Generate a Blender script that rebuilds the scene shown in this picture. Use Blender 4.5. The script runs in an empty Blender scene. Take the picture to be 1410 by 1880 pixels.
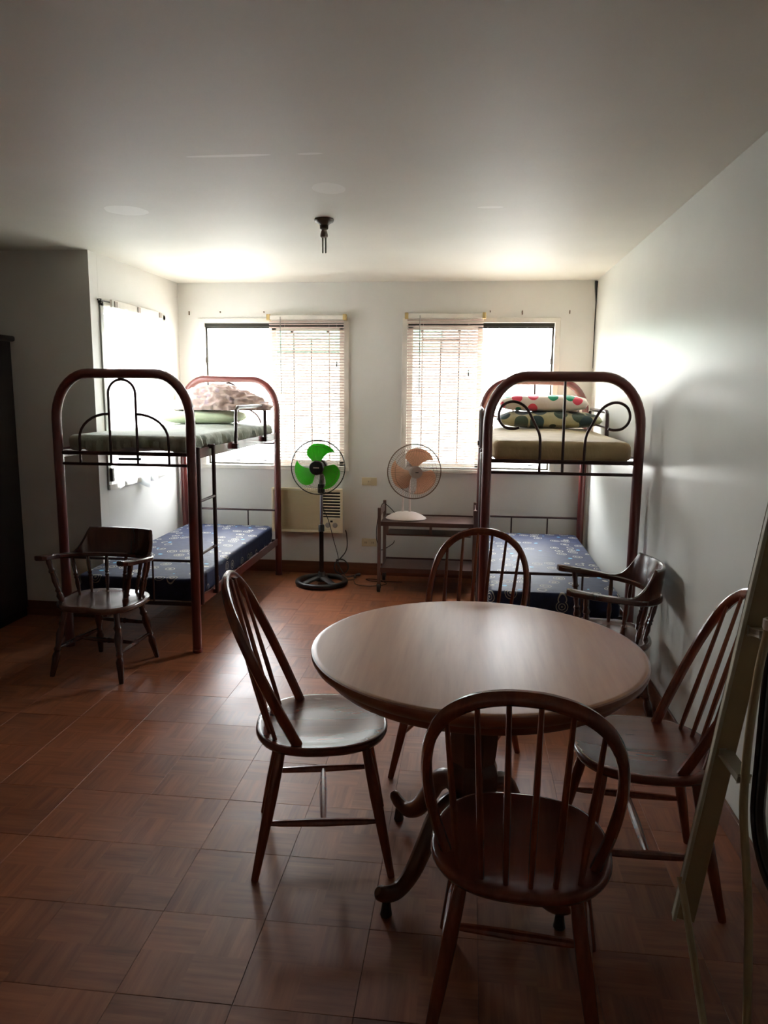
import bpy, bmesh, math, random
from mathutils import Vector, Matrix, noise
random.seed(7)
PI = math.pi
S = bpy.context.scene
C = S.collection

# ------------------------------------------------------------------ camera
cd = bpy.data.cameras.new('camera'); cam = bpy.data.objects.new('camera', cd); C.objects.link(cam)
FW = Vector((-0.110543, 0.980988, -0.159505)); RT = Vector((0.9935, 0.113456, 0.009244))
RT = RT.normalized(); FW = FW.normalized(); UP = RT.cross(FW).normalized()
cam.matrix_world = Matrix(((RT.x, UP.x, -FW.x, 0), (RT.y, UP.y, -FW.y, 0), (RT.z, UP.z, -FW.z, 1.512), (0, 0, 0, 1)))
cd.sensor_fit = 'VERTICAL'; cd.sensor_height = 36; cd.lens = 1373.23 / 1880 * 36; cd.clip_start = 0.02
S.camera = cam

# ------------------------------------------------------------------ world, exposure
W = bpy.data.worlds.new('world'); S.world = W; W.use_nodes = True
bgn = W.node_tree.nodes['Background']; bgn.inputs[0].default_value = (0.965, 0.985, 1.03, 1); bgn.inputs[1].default_value = 63.0
S.view_settings.view_transform = 'Standard'; S.view_settings.look = 'None'
S.view_settings.gamma = 1; S.view_settings.use_curve_mapping = False
S.view_settings.exposure = 0.0
S.cycles.use_denoising = True
S.cycles.max_bounces = 10; S.cycles.diffuse_bounces = 6; S.cycles.glossy_bounces = 4
S.cycles.transparent_max_bounces = 16; S.cycles.sample_clamp_indirect = 40
S.cycles.caustics_reflective = False; S.cycles.caustics_refractive = False

XL, XR, YB, H, YA, BB = -2.377, 0.936, 6.027, 2.358, 4.583, 0.10
WX, WY = -4.9, -1.8            # far left wall, wall behind the camera
def portal(loc, rot, sx, sy):
    l = bpy.data.lights.new('portal', 'AREA'); l.shape = 'RECTANGLE'; l.size = sx; l.size_y = sy; l.cycles.is_portal = True
    o = bpy.data.objects.new('portal', l); C.objects.link(o); o.location = loc; o.rotation_euler = rot
portal((-1.59, YB + .2, 1.46), (-PI/2, 0, 0), 1.2, 1.2)
portal((0.065, YB + .2, 1.46), (-PI/2, 0, 0), 1.2, 1.2)
portal((XL - .2, 5.22, 1.46), (0, -PI/2, 0), 1.2, 1.1)

# ------------------------------------------------------------------ materials
def srgb(r, g, b):
    f = lambda c: (c/255/12.92) if c/255 <= .04045 else ((c/255+.055)/1.055)**2.4
    return (f(r), f(g), f(b), 1)
class NT:
    def __init__(s, name):
        s.m = bpy.data.materials.new(name); s.m.use_nodes = True; s.t = s.m.node_tree; s.b = s.t.nodes['Principled BSDF']
        s.out = s.t.nodes['Material Output']
    def n(s, kind, **kw):
        x = s.t.nodes.new('ShaderNode' + kind)
        for k, v in kw.items():
            if k.startswith('i_'):
                x.inputs[k[2:].replace('_', ' ')].default_value = v
            else: setattr(x, k, v)
        return x
    def l(s, a, b): s.t.links.new(a, b)
    def coord(s, kind='Object', scale=(1, 1, 1), rot=(0, 0, 0), src=None):
        tc = s.n('TexCoord'); mp = s.n('Mapping'); mp.inputs['Scale'].default_value = scale; mp.inputs['Rotation'].default_value = rot
        s.l(src or tc.outputs[kind], mp.inputs['Vector']); return mp.outputs[0]
    def noise(s, vec, scale, detail=4, rough=.55, dist=0):
        x = s.n('TexNoise'); x.inputs['Scale'].default_value = scale; x.inputs['Detail'].default_value = detail
        x.inputs['Roughness'].default_value = rough; x.inputs['Distortion'].default_value = dist
        if vec: s.l(vec, x.inputs['Vector'])
        return x.outputs[0]
    def ramp(s, fac, stops):
        x = s.n('ValToRGB'); e = x.color_ramp.elements
        while len(e) < len(stops): e.new(.5)
        for k, (p, c) in enumerate(stops): e[k].position = p; e[k].color = c
        s.l(fac, x.inputs[0]); return x.outputs[0]
    def math(s, op, a, b=None, c=None):
        x = s.n('Math', operation=op)
        for k, v in enumerate((a, b, c)):
            if v is None: continue
            if isinstance(v, (int, float)): x.inputs[k].default_value = v
            else: s.l(v, x.inputs[k])
        return x.outputs[0]
    def mix(s, fac, a, b, mode='MIX'):
        x = s.n('Mix', data_type='RGBA', blend_type=mode)
        for k, v in ((0, fac), (6, a), (7, b)):
            if isinstance(v, (int, float)): x.inputs[k].default_value = v
            elif isinstance(v, tuple): x.inputs[k].default_value = v
            else: s.l(v, x.inputs[k])
        return x.outputs[2]
    def bump(s, h, strength=.3, dist=.01):
        x = s.n('Bump'); x.inputs['Strength'].default_value = strength; x.inputs['Distance'].default_value = dist
        s.l(h, x.inputs['Height']); s.l(x.outputs[0], s.b.inputs['Normal'])
def plain(name, col, rough=.5, metal=0, spec=.5, coat=0, vary=.12, vscale=6, bump=0, bscale=200, stretch=(1, 1, 1)):
    t = NT(name); v = t.coord(scale=stretch)
    n = t.noise(v, vscale)
    d = tuple(c*(1-vary) for c in col[:3]) + (1,); u = tuple(min(1, c*(1+vary)) for c in col[:3]) + (1,)
    t.l(t.ramp(n, [(.3, d), (.7, u)]), t.b.inputs['Base Color'])
    t.b.inputs['Roughness'].default_value = rough; t.b.inputs['Metallic'].default_value = metal
    t.b.inputs['Specular IOR Level'].default_value = spec; t.b.inputs['Coat Weight'].default_value = coat
    if bump: t.bump(t.noise(v, bscale, 2), bump, .002)
    return t.m
def wood(name, dark, light, rough=.35, axis=2, scale=14, coat=.3, spec=.5):
    t = NT(name); sc = [1, 1, 1]; sc[axis] = .07
    v = t.coord(scale=tuple(sc)); n = t.noise(v, scale, 6, .6, .8); n2 = t.noise(v, scale*6, 3, .6)
    m = t.math('ADD', t.math('MULTIPLY', n, .7), t.math('MULTIPLY', n2, .3))
    t.l(t.ramp(m, [(.35, dark), (.65, light)]), t.b.inputs['Base Color'])
    t.b.inputs['Roughness'].default_value = rough; t.b.inputs['Coat Weight'].default_value = coat; t.b.inputs['Coat Roughness'].default_value = .2
    t.b.inputs['Specular IOR Level'].default_value = spec
    t.bump(n2, .025, .001)
    return t.m
def wallmat(name, col, rough, streak=False, spec=.5, patches=()):
    t = NT(name); v = t.coord(); n = t.noise(v, 1.3, 4); 
    d = tuple(c*.93 for c in col[:3]) + (1,)
    base = t.ramp(n, [(.35, d), (.65, col)])
    if patches:
        sep = t.n('SeparateXYZ'); t.l(v, sep.inputs[0])
        nz = t.math('MULTIPLY', t.math('SUBTRACT', t.noise(v, 9, 3), .5), .8)
        for (px, py, rx, ry, k) in patches:
            a = t.math('POWER', t.math('DIVIDE', t.math('SUBTRACT', sep.outputs[0], px), rx), 2)
            b = t.math('POWER', t.math('DIVIDE', t.math('SUBTRACT', sep.outputs[1], py), ry), 2)
            m = t.math('LESS_THAN', t.math('ADD', t.math('ADD', a, b), nz), 1.0)
            base = t.mix(t.math('MULTIPLY', m, k), base, (.95, .93, .88, 1))
    t.l(base, t.b.inputs['Base Color'])
    t.b.inputs['Specular IOR Level'].default_value = spec
    if streak:
        t.b.inputs['Roughness'].default_value = rough
    else:
        t.b.inputs['Roughness'].default_value = rough
        t.bump(t.noise(v, 45, 3), .06, .004)
    return t.m

M = {}
M['wall'] = wallmat('painted_plaster', srgb(224, 222, 216), .55)
M['gloss_wall'] = wallmat('semi_gloss_paint', srgb(216, 217, 210), .33, True, .16)
M['ceiling'] = wallmat('ceiling_paint', srgb(222, 218, 208), .6, patches=[(-.90, 2.83, .16, .014, .7), (-.60, 2.83, .05, .012, .6), (-1.67, 3.62, .10, .10, .5), (-.62, 3.3, .07, .09, .35), (.07, 3.68, .06, .02, .5), (-.36, .55, .1, .05, .6)])
M['baseboard'] = wood('baseboard_wood', srgb(92, 52, 34), srgb(124, 74, 48), .45, 0)
M['subfloor'] = plain('subfloor', srgb(84, 58, 42), .9)
M['white_frame'] = plain('white_frame', srgb(225, 220, 210), .45)
M['alu_dark'] = plain('dark_aluminium', srgb(60, 58, 52), .4, .6)
M['alu'] = plain('aluminium', srgb(150, 150, 142), .4, .5)
M['maroon'] = plain('maroon_metal', srgb(96, 40, 36), .32, .0, .5, .5, .25, 4)
M['thin_metal'] = plain('thin_dark_metal', srgb(58, 32, 30), .35, .2, .5, .2)
M['chrome'] = plain('chrome', srgb(190, 190, 195), .15, 1)
M['black'] = plain('black_plastic', srgb(26, 26, 26), .4)
M['black_gloss'] = plain('black_gloss', srgb(20, 18, 20), .25, 0, .5, .3)
M['cream'] = plain('cream_plastic', srgb(232, 218, 186), .45, vary=.05)
M['ivory'] = plain('ivory_plastic', srgb(204, 188, 152), .45, vary=.04)
M['white_plastic'] = plain('white_plastic', srgb(235, 222, 215), .35, vary=.03)
M['grey_plastic'] = plain('grey_plastic', srgb(165, 152, 142), .4, vary=.03)
M['ac_grille'] = plain('ac_grille', srgb(214, 194, 156), .6, vary=.05)
M['dark_gap'] = plain('dark_gap', srgb(30, 24, 20), .7)
M['cord'] = plain('cord_rubber', srgb(62, 58, 54), .5)
M['blackcord'] = plain('black_cord', srgb(30, 24, 22), .5)
M['cart'] = plain('cart_metal', srgb(120, 96, 90), .35, .3)
M['cart_shelf'] = plain('cart_shelf', srgb(92, 66, 60), .4, .1)
M['cream_metal'] = plain('cream_metal', srgb(172, 150, 114), .4, 0, .5, .2)
M['light_metal'] = plain('light_cream_metal', srgb(190, 182, 160), .4)
M['espresso'] = wood('espresso_wood', srgb(26, 20, 20), srgb(38, 28, 28), .5, 2)
M['arm_wood'] = wood('dark_brown_wood', srgb(58, 30, 24), srgb(84, 46, 36), .22, 2, 10, .6)
M['seat_wood'] = wood('dark_seat_wood', srgb(84, 58, 50), srgb(112, 82, 72), .22, 1, 10, .6)
M['chair_wood'] = wood('red_brown_wood', srgb(104, 48, 30), srgb(140, 72, 44), .26, 2, 12, .5)
M['chair_seat'] = wood('chair_seat_wood', srgb(96, 44, 28), srgb(124, 62, 42), .26, 1, 9, .4)
M['table_top'] = wood('tan_veneer', srgb(162, 106, 70), srgb(184, 128, 88), .36, 1, 9, 0, .26)
M['table_edge'] = wood('table_edge_wood', srgb(120, 66, 42), srgb(150, 90, 60), .3, 0, 9, .4)
M['dark_wood'] = wood('dark_table_wood', srgb(70, 38, 24), srgb(100, 58, 36), .28, 2, 12, .4)
M['tape'] = plain('yellow_tape', srgb(196, 170, 112), .5)
M['rust'] = plain('old_metal', srgb(110, 90, 70), .6)
M['lampsocket'] = plain('lamp_socket', srgb(92, 88, 72), .5)
M['lampglass'] = plain('lamp_tube_glass', srgb(160, 165, 150), .3)
M['concrete'] = plain('concrete', srgb(122, 120, 112), .8)
M['house_white'] = plain('house_white', srgb(186, 184, 178), .7, vary=.03)
M['mint'] = plain('mint_paint', srgb(92, 112, 98), .6, vary=.02)
M['tanroof'] = plain('tan_paint', srgb(90, 83, 79), .6, vary=.02)
M['mirror'] = plain('mirror_glass', srgb(200, 205, 205), .05, 1)
M['bracket'] = plain('grille_bar', srgb(140, 110, 100), .5)

def glass(name, col):
    t = NT(name); tr = t.n('BsdfTransparent'); gl = t.n('BsdfGlossy'); gl.inputs['Roughness'].default_value = .02
    tr.inputs[0].default_value = col; lw = t.n('LayerWeight'); lw.inputs[0].default_value = .25
    mx = t.n('MixShader'); t.l(t.math('MULTIPLY', lw.outputs['Facing'], .3), mx.inputs[0]); t.l(tr.outputs[0], mx.inputs[1]); t.l(gl.outputs[0], mx.inputs[2])
    t.l(mx.outputs[0], t.out.inputs[0]); return t.m
M['glass'] = glass('window_glass', (.96, .965, .96, 1)); M['tinted'] = glass('tinted_glass', (.46, .49, .485, 1))  # tinted panes: grey tint added to dim the bright exterior behind the blinds
def sheer(name, col, transl, transp, scale=30, emb=None):
    t = NT(name); v = t.coord(); n = t.noise(v, scale)
    c = t.ramp(n, [(.3, tuple(x*.92 for x in col[:3]) + (1,)), (.7, col)])
    d = t.n('BsdfDiffuse'); tl = t.n('BsdfTranslucent'); tp = t.n('BsdfTransparent')
    t.l(c, d.inputs[0]); t.l(c, tl.inputs[0])
    m1 = t.n('MixShader'); m1.inputs[0].default_value = transl; t.l(d.outputs[0], m1.inputs[1]); t.l(tl.outputs[0], m1.inputs[2])
    m2 = t.n('MixShader'); m2.inputs[0].default_value = transp; t.l(m1.outputs[0], m2.inputs[1]); t.l(tp.outputs[0], m2.inputs[2])
    t.l(m2.outputs[0], t.out.inputs[0]); return t.m
M['curtain'] = sheer('sheer_curtain', srgb(240, 244, 246), .30, .03)
M['green'] = sheer('green_plastic', srgb(92, 222, 66), .45, 0)
M['peach'] = sheer('peach_plastic', srgb(238, 200, 172), .4, 0)
M['slat'] = sheer('blind_slat', srgb(226, 208, 200), .35, 0.0)

def tile_mat():
    t = NT('parquet_vinyl'); tc = t.n('TexCoord'); oi = t.n('ObjectInfo')
    off = t.n('VectorMath', operation='ADD'); t.l(tc.outputs['Object'], off.inputs[0])
    cmb = t.n('CombineXYZ'); r10 = t.math('MULTIPLY', oi.outputs['Random'], 37.0)
    t.l(r10, cmb.inputs[2]); t.l(cmb.outputs[0], off.inputs[1])
    sep = t.n('SeparateXYZ'); t.l(tc.outputs['Object'], sep.inputs[0])
    X, Y = sep.outputs[0], sep.outputs[1]
    q = .1524
    fx = t.math('FLOOR', t.math('DIVIDE', X, q)); fy = t.math('FLOOR', t.math('DIVIDE', Y, q))
    par = t.math('MODULO', t.math('ABSOLUTE', t.math('ADD', fx, fy)), 2.0)
    par = t.math('GREATER_THAN', par, .5)
    va = t.coord(scale=(1, .08, 1), src=off.outputs[0]); vb = t.coord(scale=(.08, 1, 1), src=off.outputs[0])
    na = t.noise(va, 60, 5, .6); nb = t.noise(vb, 60, 5, .6)
    g = t.mix(par, na, nb)
    # strip tone: five fingers in each block
    sa = t.n('TexWhiteNoise', noise_dimensions='3D'); cb = t.n('CombineXYZ')
    ax = t.math('FLOOR', t.math('DIVIDE', X, q/5)); ay = t.math('FLOOR', t.math('DIVIDE', Y, q/5))
    k1 = t.mix(par, ax, ay)
    t.l(k1, cb.inputs[0]); t.l(t.math('ADD', fx, t.math('MULTIPLY', fy, 3)), cb.inputs[1]); t.l(r10, cb.inputs[2]); t.l(cb.outputs[0], sa.inputs[0])
    big = t.noise(t.coord(src=off.outputs[0]), 5, 3)
    m = t.math('ADD', t.math('MULTIPLY', g, .55), t.math('ADD', t.math('MULTIPLY', sa.outputs[0], .14), t.math('MULTIPLY', big, .25)))
    m = t.math('ADD', m, t.math('MULTIPLY', t.math('SUBTRACT', oi.outputs['Random'], .5), .12))
    t.l(t.ramp(m, [(.22, srgb(106, 58, 38)), (.80, srgb(184, 114, 76))]), t.b.inputs['Base Color'])
    rg = t.math('MULTIPLY_ADD', big, .16, .31); t.l(rg, t.b.inputs['Roughness'])
    t.b.inputs['Specular IOR Level'].default_value = .5
    t.bump(t.math('ADD', t.math('MULTIPLY', g, .3), big), .06, .003)
    return t.m
M['tile'] = tile_mat()

def mattress_pattern():
    t = NT('navy_print'); v = t.coord()
    sep = t.n('SeparateXYZ'); t.l(v, sep.inputs[0])
    vo = t.n('TexVoronoi', feature='F1', voronoi_dimensions='3D'); vo.inputs['Scale'].default_value = 10.5; vo.inputs['Randomness'].default_value = .75; t.l(v, vo.inputs['Vector'])
    d = vo.outputs['Distance']; cs = t.n('SeparateColor'); t.l(vo.outputs['Color'], cs.inputs[0])
    r1 = t.math('LESS_THAN', t.math('ABSOLUTE', t.math('SUBTRACT', d, .34)), .022)
    r2 = t.math('LESS_THAN', t.math('ABSOLUTE', t.math('SUBTRACT', d, .20)), .02)
    r3 = t.math('LESS_THAN', d, .09)
    ring = t.math('MAXIMUM', t.math('MAXIMUM', r1, r2), r3)
    ring = t.math('MULTIPLY', ring, t.math('GREATER_THAN', cs.outputs[0], .32))
    star = t.math('MULTIPLY', t.math('LESS_THAN', d, .15), t.math('LESS_THAN', cs.outputs[0], .3))
    n = t.noise(v, 25)
    base = t.ramp(n, [(.3, srgb(26, 34, 60)), (.7, srgb(38, 48, 80))])
    c = t.mix(t.math('MULTIPLY', ring, .8), base, srgb(196, 190, 170)); c = t.mix(star, c, srgb(96, 176, 214))
    t.l(c, t.b.inputs['Base Color']); t.b.inputs['Roughness'].default_value = .62; t.b.inputs['Specular IOR Level'].default_value = .28
    t.bump(t.noise(t.coord(scale=(1, 3, 1)), 12, 3), .25, .01)
    return t.m
M['navy'] = mattress_pattern()
def cloth(name, a, b, fold=6, strength=.5, spots=None):
    t = NT(name); v = t.coord(); n = t.noise(v, 8)
    base = t.ramp(n, [(.3, a), (.7, b)])
    if spots:
        for (sc, thr, cols, seed) in spots:
            tc = t.coord(rot=(-1.15, 0, seed*.3)); vo = t.n('TexVoronoi', feature='F1', voronoi_dimensions='2D'); vo.inputs['Scale'].default_value = sc; vo.inputs['Randomness'].default_value = .6
            t.l(tc, vo.inputs['Vector']); cs = t.n('SeparateColor'); t.l(vo.outputs['Color'], cs.inputs[0])
            m = t.math('LESS_THAN', vo.outputs['Distance'], thr)
            cc = t.ramp(cs.outputs[0], [(0, cols[0]), (.5, cols[1])]); cc.node.color_ramp.interpolation = 'CONSTANT'
            keep = t.math('LESS_THAN', cs.outputs[1], .85)
            base = t.mix(t.math('MULTIPLY', m, keep), base, cc)
    t.l(base, t.b.inputs['Base Color']); t.b.inputs['Roughness'].default_value = .85; t.b.inputs['Sheen Weight'].default_value = .2
    t.bump(t.noise(t.coord(scale=(1, 1, .5)), fold*3, 4, .6, .5), strength, .02)
    return t.m
M['sage'] = cloth('sage_sheet', srgb(150, 158, 144), srgb(172, 180, 164), 8)
M['khaki'] = cloth('khaki_sheet', srgb(182, 160, 118), srgb(200, 180, 136), 4)
M['pink_cloth'] = cloth('pink_beige_cloth', srgb(196, 168, 160), srgb(220, 196, 186), 5, .6, spots=[(16, .28, (srgb(196, 174, 180), srgb(204, 180, 174)), .5)])
M['pale_green'] = cloth('pale_green_cloth', srgb(196, 206, 170), srgb(212, 222, 190), 4, .4)
M['dots'] = cloth('polka_cloth', srgb(228, 210, 200), srgb(240, 226, 216), 3, .3, spots=[(9.5, .34, (srgb(236, 78, 100), srgb(12, 146, 104)), .3)])
M['leaf'] = cloth('leaf_print_cloth', srgb(176, 168, 130), srgb(196, 188, 152), 5, .5, spots=[(9, .42, (srgb(52, 74, 78), srgb(76, 92, 78)), .9)])

# ------------------------------------------------------------------ mesh helpers
def tag(o, label=None, cat=None, group=None, kind=None):
    for k, v in (('label', label), ('category', cat), ('group', group), ('kind', kind)):
        if v: o[k] = v
    return o
def obj(name, bm, mat, parent=None, smooth=True, label=None, kind=None, ang=.6):
    bmesh.ops.recalc_face_normals(bm, faces=bm.faces)
    if smooth:
        for f in bm.faces: f.smooth = True
        for e in bm.edges:
            if len(e.link_faces) == 2 and e.calc_face_angle(0) > ang: e.smooth = False
    me = bpy.data.meshes.new(name); bm.to_mesh(me); bm.free()
    me.materials.append(M[mat] if isinstance(mat, str) else mat)
    o = bpy.data.objects.new(name, me); C.objects.link(o)
    if parent: o.parent = parent
    return tag(o, label, None, None, kind)
def thing(name, label, cat, loc=(0, 0, 0), rz=0, group=None, rot=None):
    o = bpy.data.objects.new(name, None); C.objects.link(o); o.location = loc; o.rotation_euler = rot or (0, 0, rz); o.empty_display_size = .05
    return tag(o, label, cat, group)
def link(name, data, parent, loc=(0, 0, 0), rot=(0, 0, 0), label=None):
    o = bpy.data.objects.new(name, data); C.objects.link(o); o.parent = parent; o.location = loc; o.rotation_euler = rot
    if label: o['label'] = label
    return o
def B(): return bmesh.new()
def box(bm, x0, x1, y0, y1, z0, z1, bev=0, seg=2):
    r = bmesh.ops.create_cube(bm, size=1)
    for v in r['verts']:
        v.co = Vector((x0 + (v.co.x + .5)*(x1-x0), y0 + (v.co.y + .5)*(y1-y0), z0 + (v.co.z + .5)*(z1-z0)))
    if bev:
        es = list({e for v in r['verts'] for e in v.link_edges})
        bmesh.ops.bevel(bm, geom=es, offset=bev, segments=seg, affect='EDGES', profile=.5)
    return bm
def obox(bm, p, q, w, t, up=(0, 0, 1), bev=0):
    """bar from p to q, width w along side, thickness t along up-ish"""
    p, q = Vector(p), Vector(q); d = (q-p); L = d.length; d.normalize(); s = d.cross(Vector(up)).normalized(); u = s.cross(d).normalized()
    r = bmesh.ops.create_cube(bm, size=1)
    for v in r['verts']: v.co = p + d*((v.co.x + .5)*L) + s*(v.co.y*w) + u*(v.co.z*t)
    if bev:
        es = list({e for v in r['verts'] for e in v.link_edges}); bmesh.ops.bevel(bm, geom=es, offset=bev, segments=2, affect='EDGES', profile=.5)
    return bm
def tube(bm, pts, r, n=8, closed=False, ry=None, up=None):
    pts = [Vector(p) for p in pts]; N = len(pts)
    rs = r if isinstance(r, (list, tuple)) else [r]*N
    rys = (ry if isinstance(ry, (list, tuple)) else [ry]*N) if ry is not None else rs
    rings = []; nrm = None
    for i, p in enumerate(pts):
        a = pts[(i-1) % N] if (closed or i > 0) else p; b = pts[(i+1) % N] if (closed or i < N-1) else p
        t = (b-a).normalized()
        if up is not None: nrm = (Vector(up) - t*t.dot(Vector(up))).normalized()
        elif nrm is None:
            nrm = t.orthogonal().normalized()
        else: nrm = (nrm - t*nrm.dot(t)).normalized()
        bn = t.cross(nrm)
        rings.append([bm.verts.new(p + nrm*math.cos(2*PI*k/n)*rs[i] + bn*math.sin(2*PI*k/n)*rys[i]) for k in range(n)])
    M_ = N if closed else N-1
    for i in range(M_):
        A, Bq = rings[i], rings[(i+1) % N]
        for k in range(n): bm.faces.new((A[k], A[(k+1) % n], Bq[(k+1) % n], Bq[k]))
    if not closed:
        bm.faces.new(rings[0][::-1]); bm.faces.new(rings[-1])
    return bm
def lathe(bm, prof, n=24, mat=None, sx=1, sy=1):
    """prof: (r,z) list, about local Z; optional matrix"""
    rings = []; mat = mat or Matrix()
    for r, z in prof:
        if r < 1e-5: rings.append([bm.verts.new(mat @ Vector((0, 0, z)))])
        else: rings.append([bm.verts.new(mat @ Vector((r*sx*math.cos(2*PI*k/n), r*sy*math.sin(2*PI*k/n), z))) for k in range(n)])
    for A, Bq in zip(rings, rings[1:]):
        for k in range(n):
            a, b = A[k % len(A)], A[(k+1) % len(A)]; c, d = Bq[(k+1) % len(Bq)], Bq[k % len(Bq)]
            vs = []
            for v in (a, b, c, d):
                if v not in vs: vs.append(v)
            if len(vs) > 2: bm.faces.new(vs)
    for R, f in ((rings[0], 1), (rings[-1], 0)):
        if len(R) > 2: bm.faces.new(R[::-1] if f else R)
    return bm
def prism(bm, pts, z0, z1):
    a = [bm.verts.new((x, y, z0)) for x, y in pts]; b = [bm.verts.new((x, y, z1)) for x, y in pts]; n = len(pts)
    for k in range(n): bm.faces.new((a[k], a[(k+1) % n], b[(k+1) % n], b[k]))
    bm.faces.new(a[::-1]); bm.faces.new(b); return bm
def align(p, q):
    d = Vector(q)-Vector(p); return Matrix.Translation(Vector(p)) @ d.to_track_quat('Z', 'Y').to_matrix().to_4x4(), d.length
def turned(bm, p, q, prof, n=10):
    """prof: (t 0..1, r)"""
    m, L = align(p, q); return lathe(bm, [(r, t*L) for t, r in prof], n, m)
def smoothpath(pts, k=4, closed=False):
    P = [Vector(p) for p in pts]; out = []; N = len(P)
    rng = range(N if closed else N-1)
    for i in rng:
        g = lambda j: P[j % N] if closed else P[max(0, min(N-1, j))]
        a, b, c, d = g(i-1), g(i), g(i+1), g(i+2)
        for s in range(k):
            t = s/k; out.append(.5*((2*b) + (c-a)*t + (2*a-5*b+4*c-d)*t*t + (3*b-a-3*c+d)*t*t*t))
    if not closed: out.append(P[-1])
    return out
def grid_wall(bm, xs, zs, holes, y0, y1, swap=False):
    """slab in x-z (or y-z when swap) from y0 to y1 with rectangular holes"""
    def V(x, z, y): return Vector((y, x, z)) if swap else Vector((x, y, z))
    vf = {(i, j): bm.verts.new(V(x, z, y0)) for i, x in enumerate(xs) for j, z in enumerate(zs)}
    vb = {(i, j): bm.verts.new(V(x, z, y1)) for i, x in enumerate(xs) for j, z in enumerate(zs)}
    def solid(i, j):
        if i < 0 or j < 0 or i >= len(xs)-1 or j >= len(zs)-1: return False
        cx, cz = (xs[i]+xs[i+1])/2, (zs[j]+zs[j+1])/2
        return not any(a < cx < b and c < cz < d for a, b, c, d in holes)
    for i in range(len(xs)-1):
        for j in range(len(zs)-1):
            if not solid(i, j): continue
            bm.faces.new((vf[i, j], vf[i+1, j], vf[i+1, j+1], vf[i, j+1])); bm.faces.new((vb[i, j], vb[i, j+1], vb[i+1, j+1], vb[i+1, j]))
            for (di, dj, e) in ((-1, 0, ((i, j), (i, j+1))), (1, 0, ((i+1, j), (i+1, j+1))), (0, -1, ((i, j), (i+1, j))), (0, 1, ((i, j+1), (i+1, j+1)))):
                if not solid(i+di, j+dj): bm.faces.new((vf[e[0]], vf[e[1]], vb[e[1]], vb[e[0]]))
    for v in list(bm.verts):
        if not v.link_faces: bm.verts.remove(v)
    return bm
def struct(name, bm, mat, smooth=False, label=None):
    return obj(name, bm, mat, None, smooth, label, 'structure')

# ------------------------------------------------------------------ room shell
WL = (-2.18, -1.002, .876, 2.05)     # left window in the back wall
WR = (-.515, .645, .876, 2.05)
SW = (4.72, 5.70, .87, 2.045)        # side window (y0,y1,z0,z1)
T = .16
struct('wall_back', grid_wall(B(), [XL-T, WL[0], WL[1], WR[0], WR[1], XR+T], [-.02, WL[2], WL[3], H], [WL, WR], YB, YB+T), 'wall')
wr = struct('wall_right', box(B(), XR, XR+T, WY, YB, -.02, H), 'gloss_wall')
struct('wall_left', grid_wall(B(), [YA+.11, SW[0], SW[1], YB], [-.02, SW[2], SW[3], H], [SW], XL-T, XL, swap=True), 'wall')
struct('wall_alcove', box(B(), WX, XL, YA, YA+.109, -.02, H), 'wall')
struct('wall_far_left', box(B(), WX-T, WX, WY, YA+T, -.02, H), 'wall')
struct('wall_rear', box(B(), WX-T, XR+T, WY-T, WY, -.02, H), 'wall')
struct('ceiling', prism(B(), [(WX-T, WY-T), (XR+T, WY-T), (XR+T, YB+T), (XL-T, YB+T), (XL-T, YA+.11), (WX-T, YA+.11)], H, H+.15), 'ceiling')
floor = struct('floor', prism(B(), [(WX, WY), (XR, WY), (XR, YB), (XL, YB), (XL, YA), (WX, YA)], -.12, -.003), 'subfloor')
bt = .012
struct('baseboard_back', box(B(), XL+bt, XR-bt, YB-bt, YB, 0, BB, .003), 'baseboard')
struct('baseboard_right', box(B(), XR-bt, XR, WY, YB, 0, BB, .003), 'baseboard')
struct('baseboard_left', box(B(), XL, XL+bt, YA, YB, 0, BB, .003), 'baseboard')
struct('baseboard_alcove', box(B(), WX, XL+bt, YA-bt, YA, 0, BB, .003), 'baseboard')
# crack at the top of the far right corner
bm = B()
tube(bm, [(XR-.004, YB-.006, 2.35), (XR-.01, YB-.006, 2.30), (XR-.005, YB-.004, 2.2), (XR-.006, YB-.004, 2.0), (XR-.004, YB-.004, 1.7)], [.018, .008, .0035, .003, .002], 6)
obj('crack', bm, 'dark_gap', wr, label='dark crack down the corner')

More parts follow.
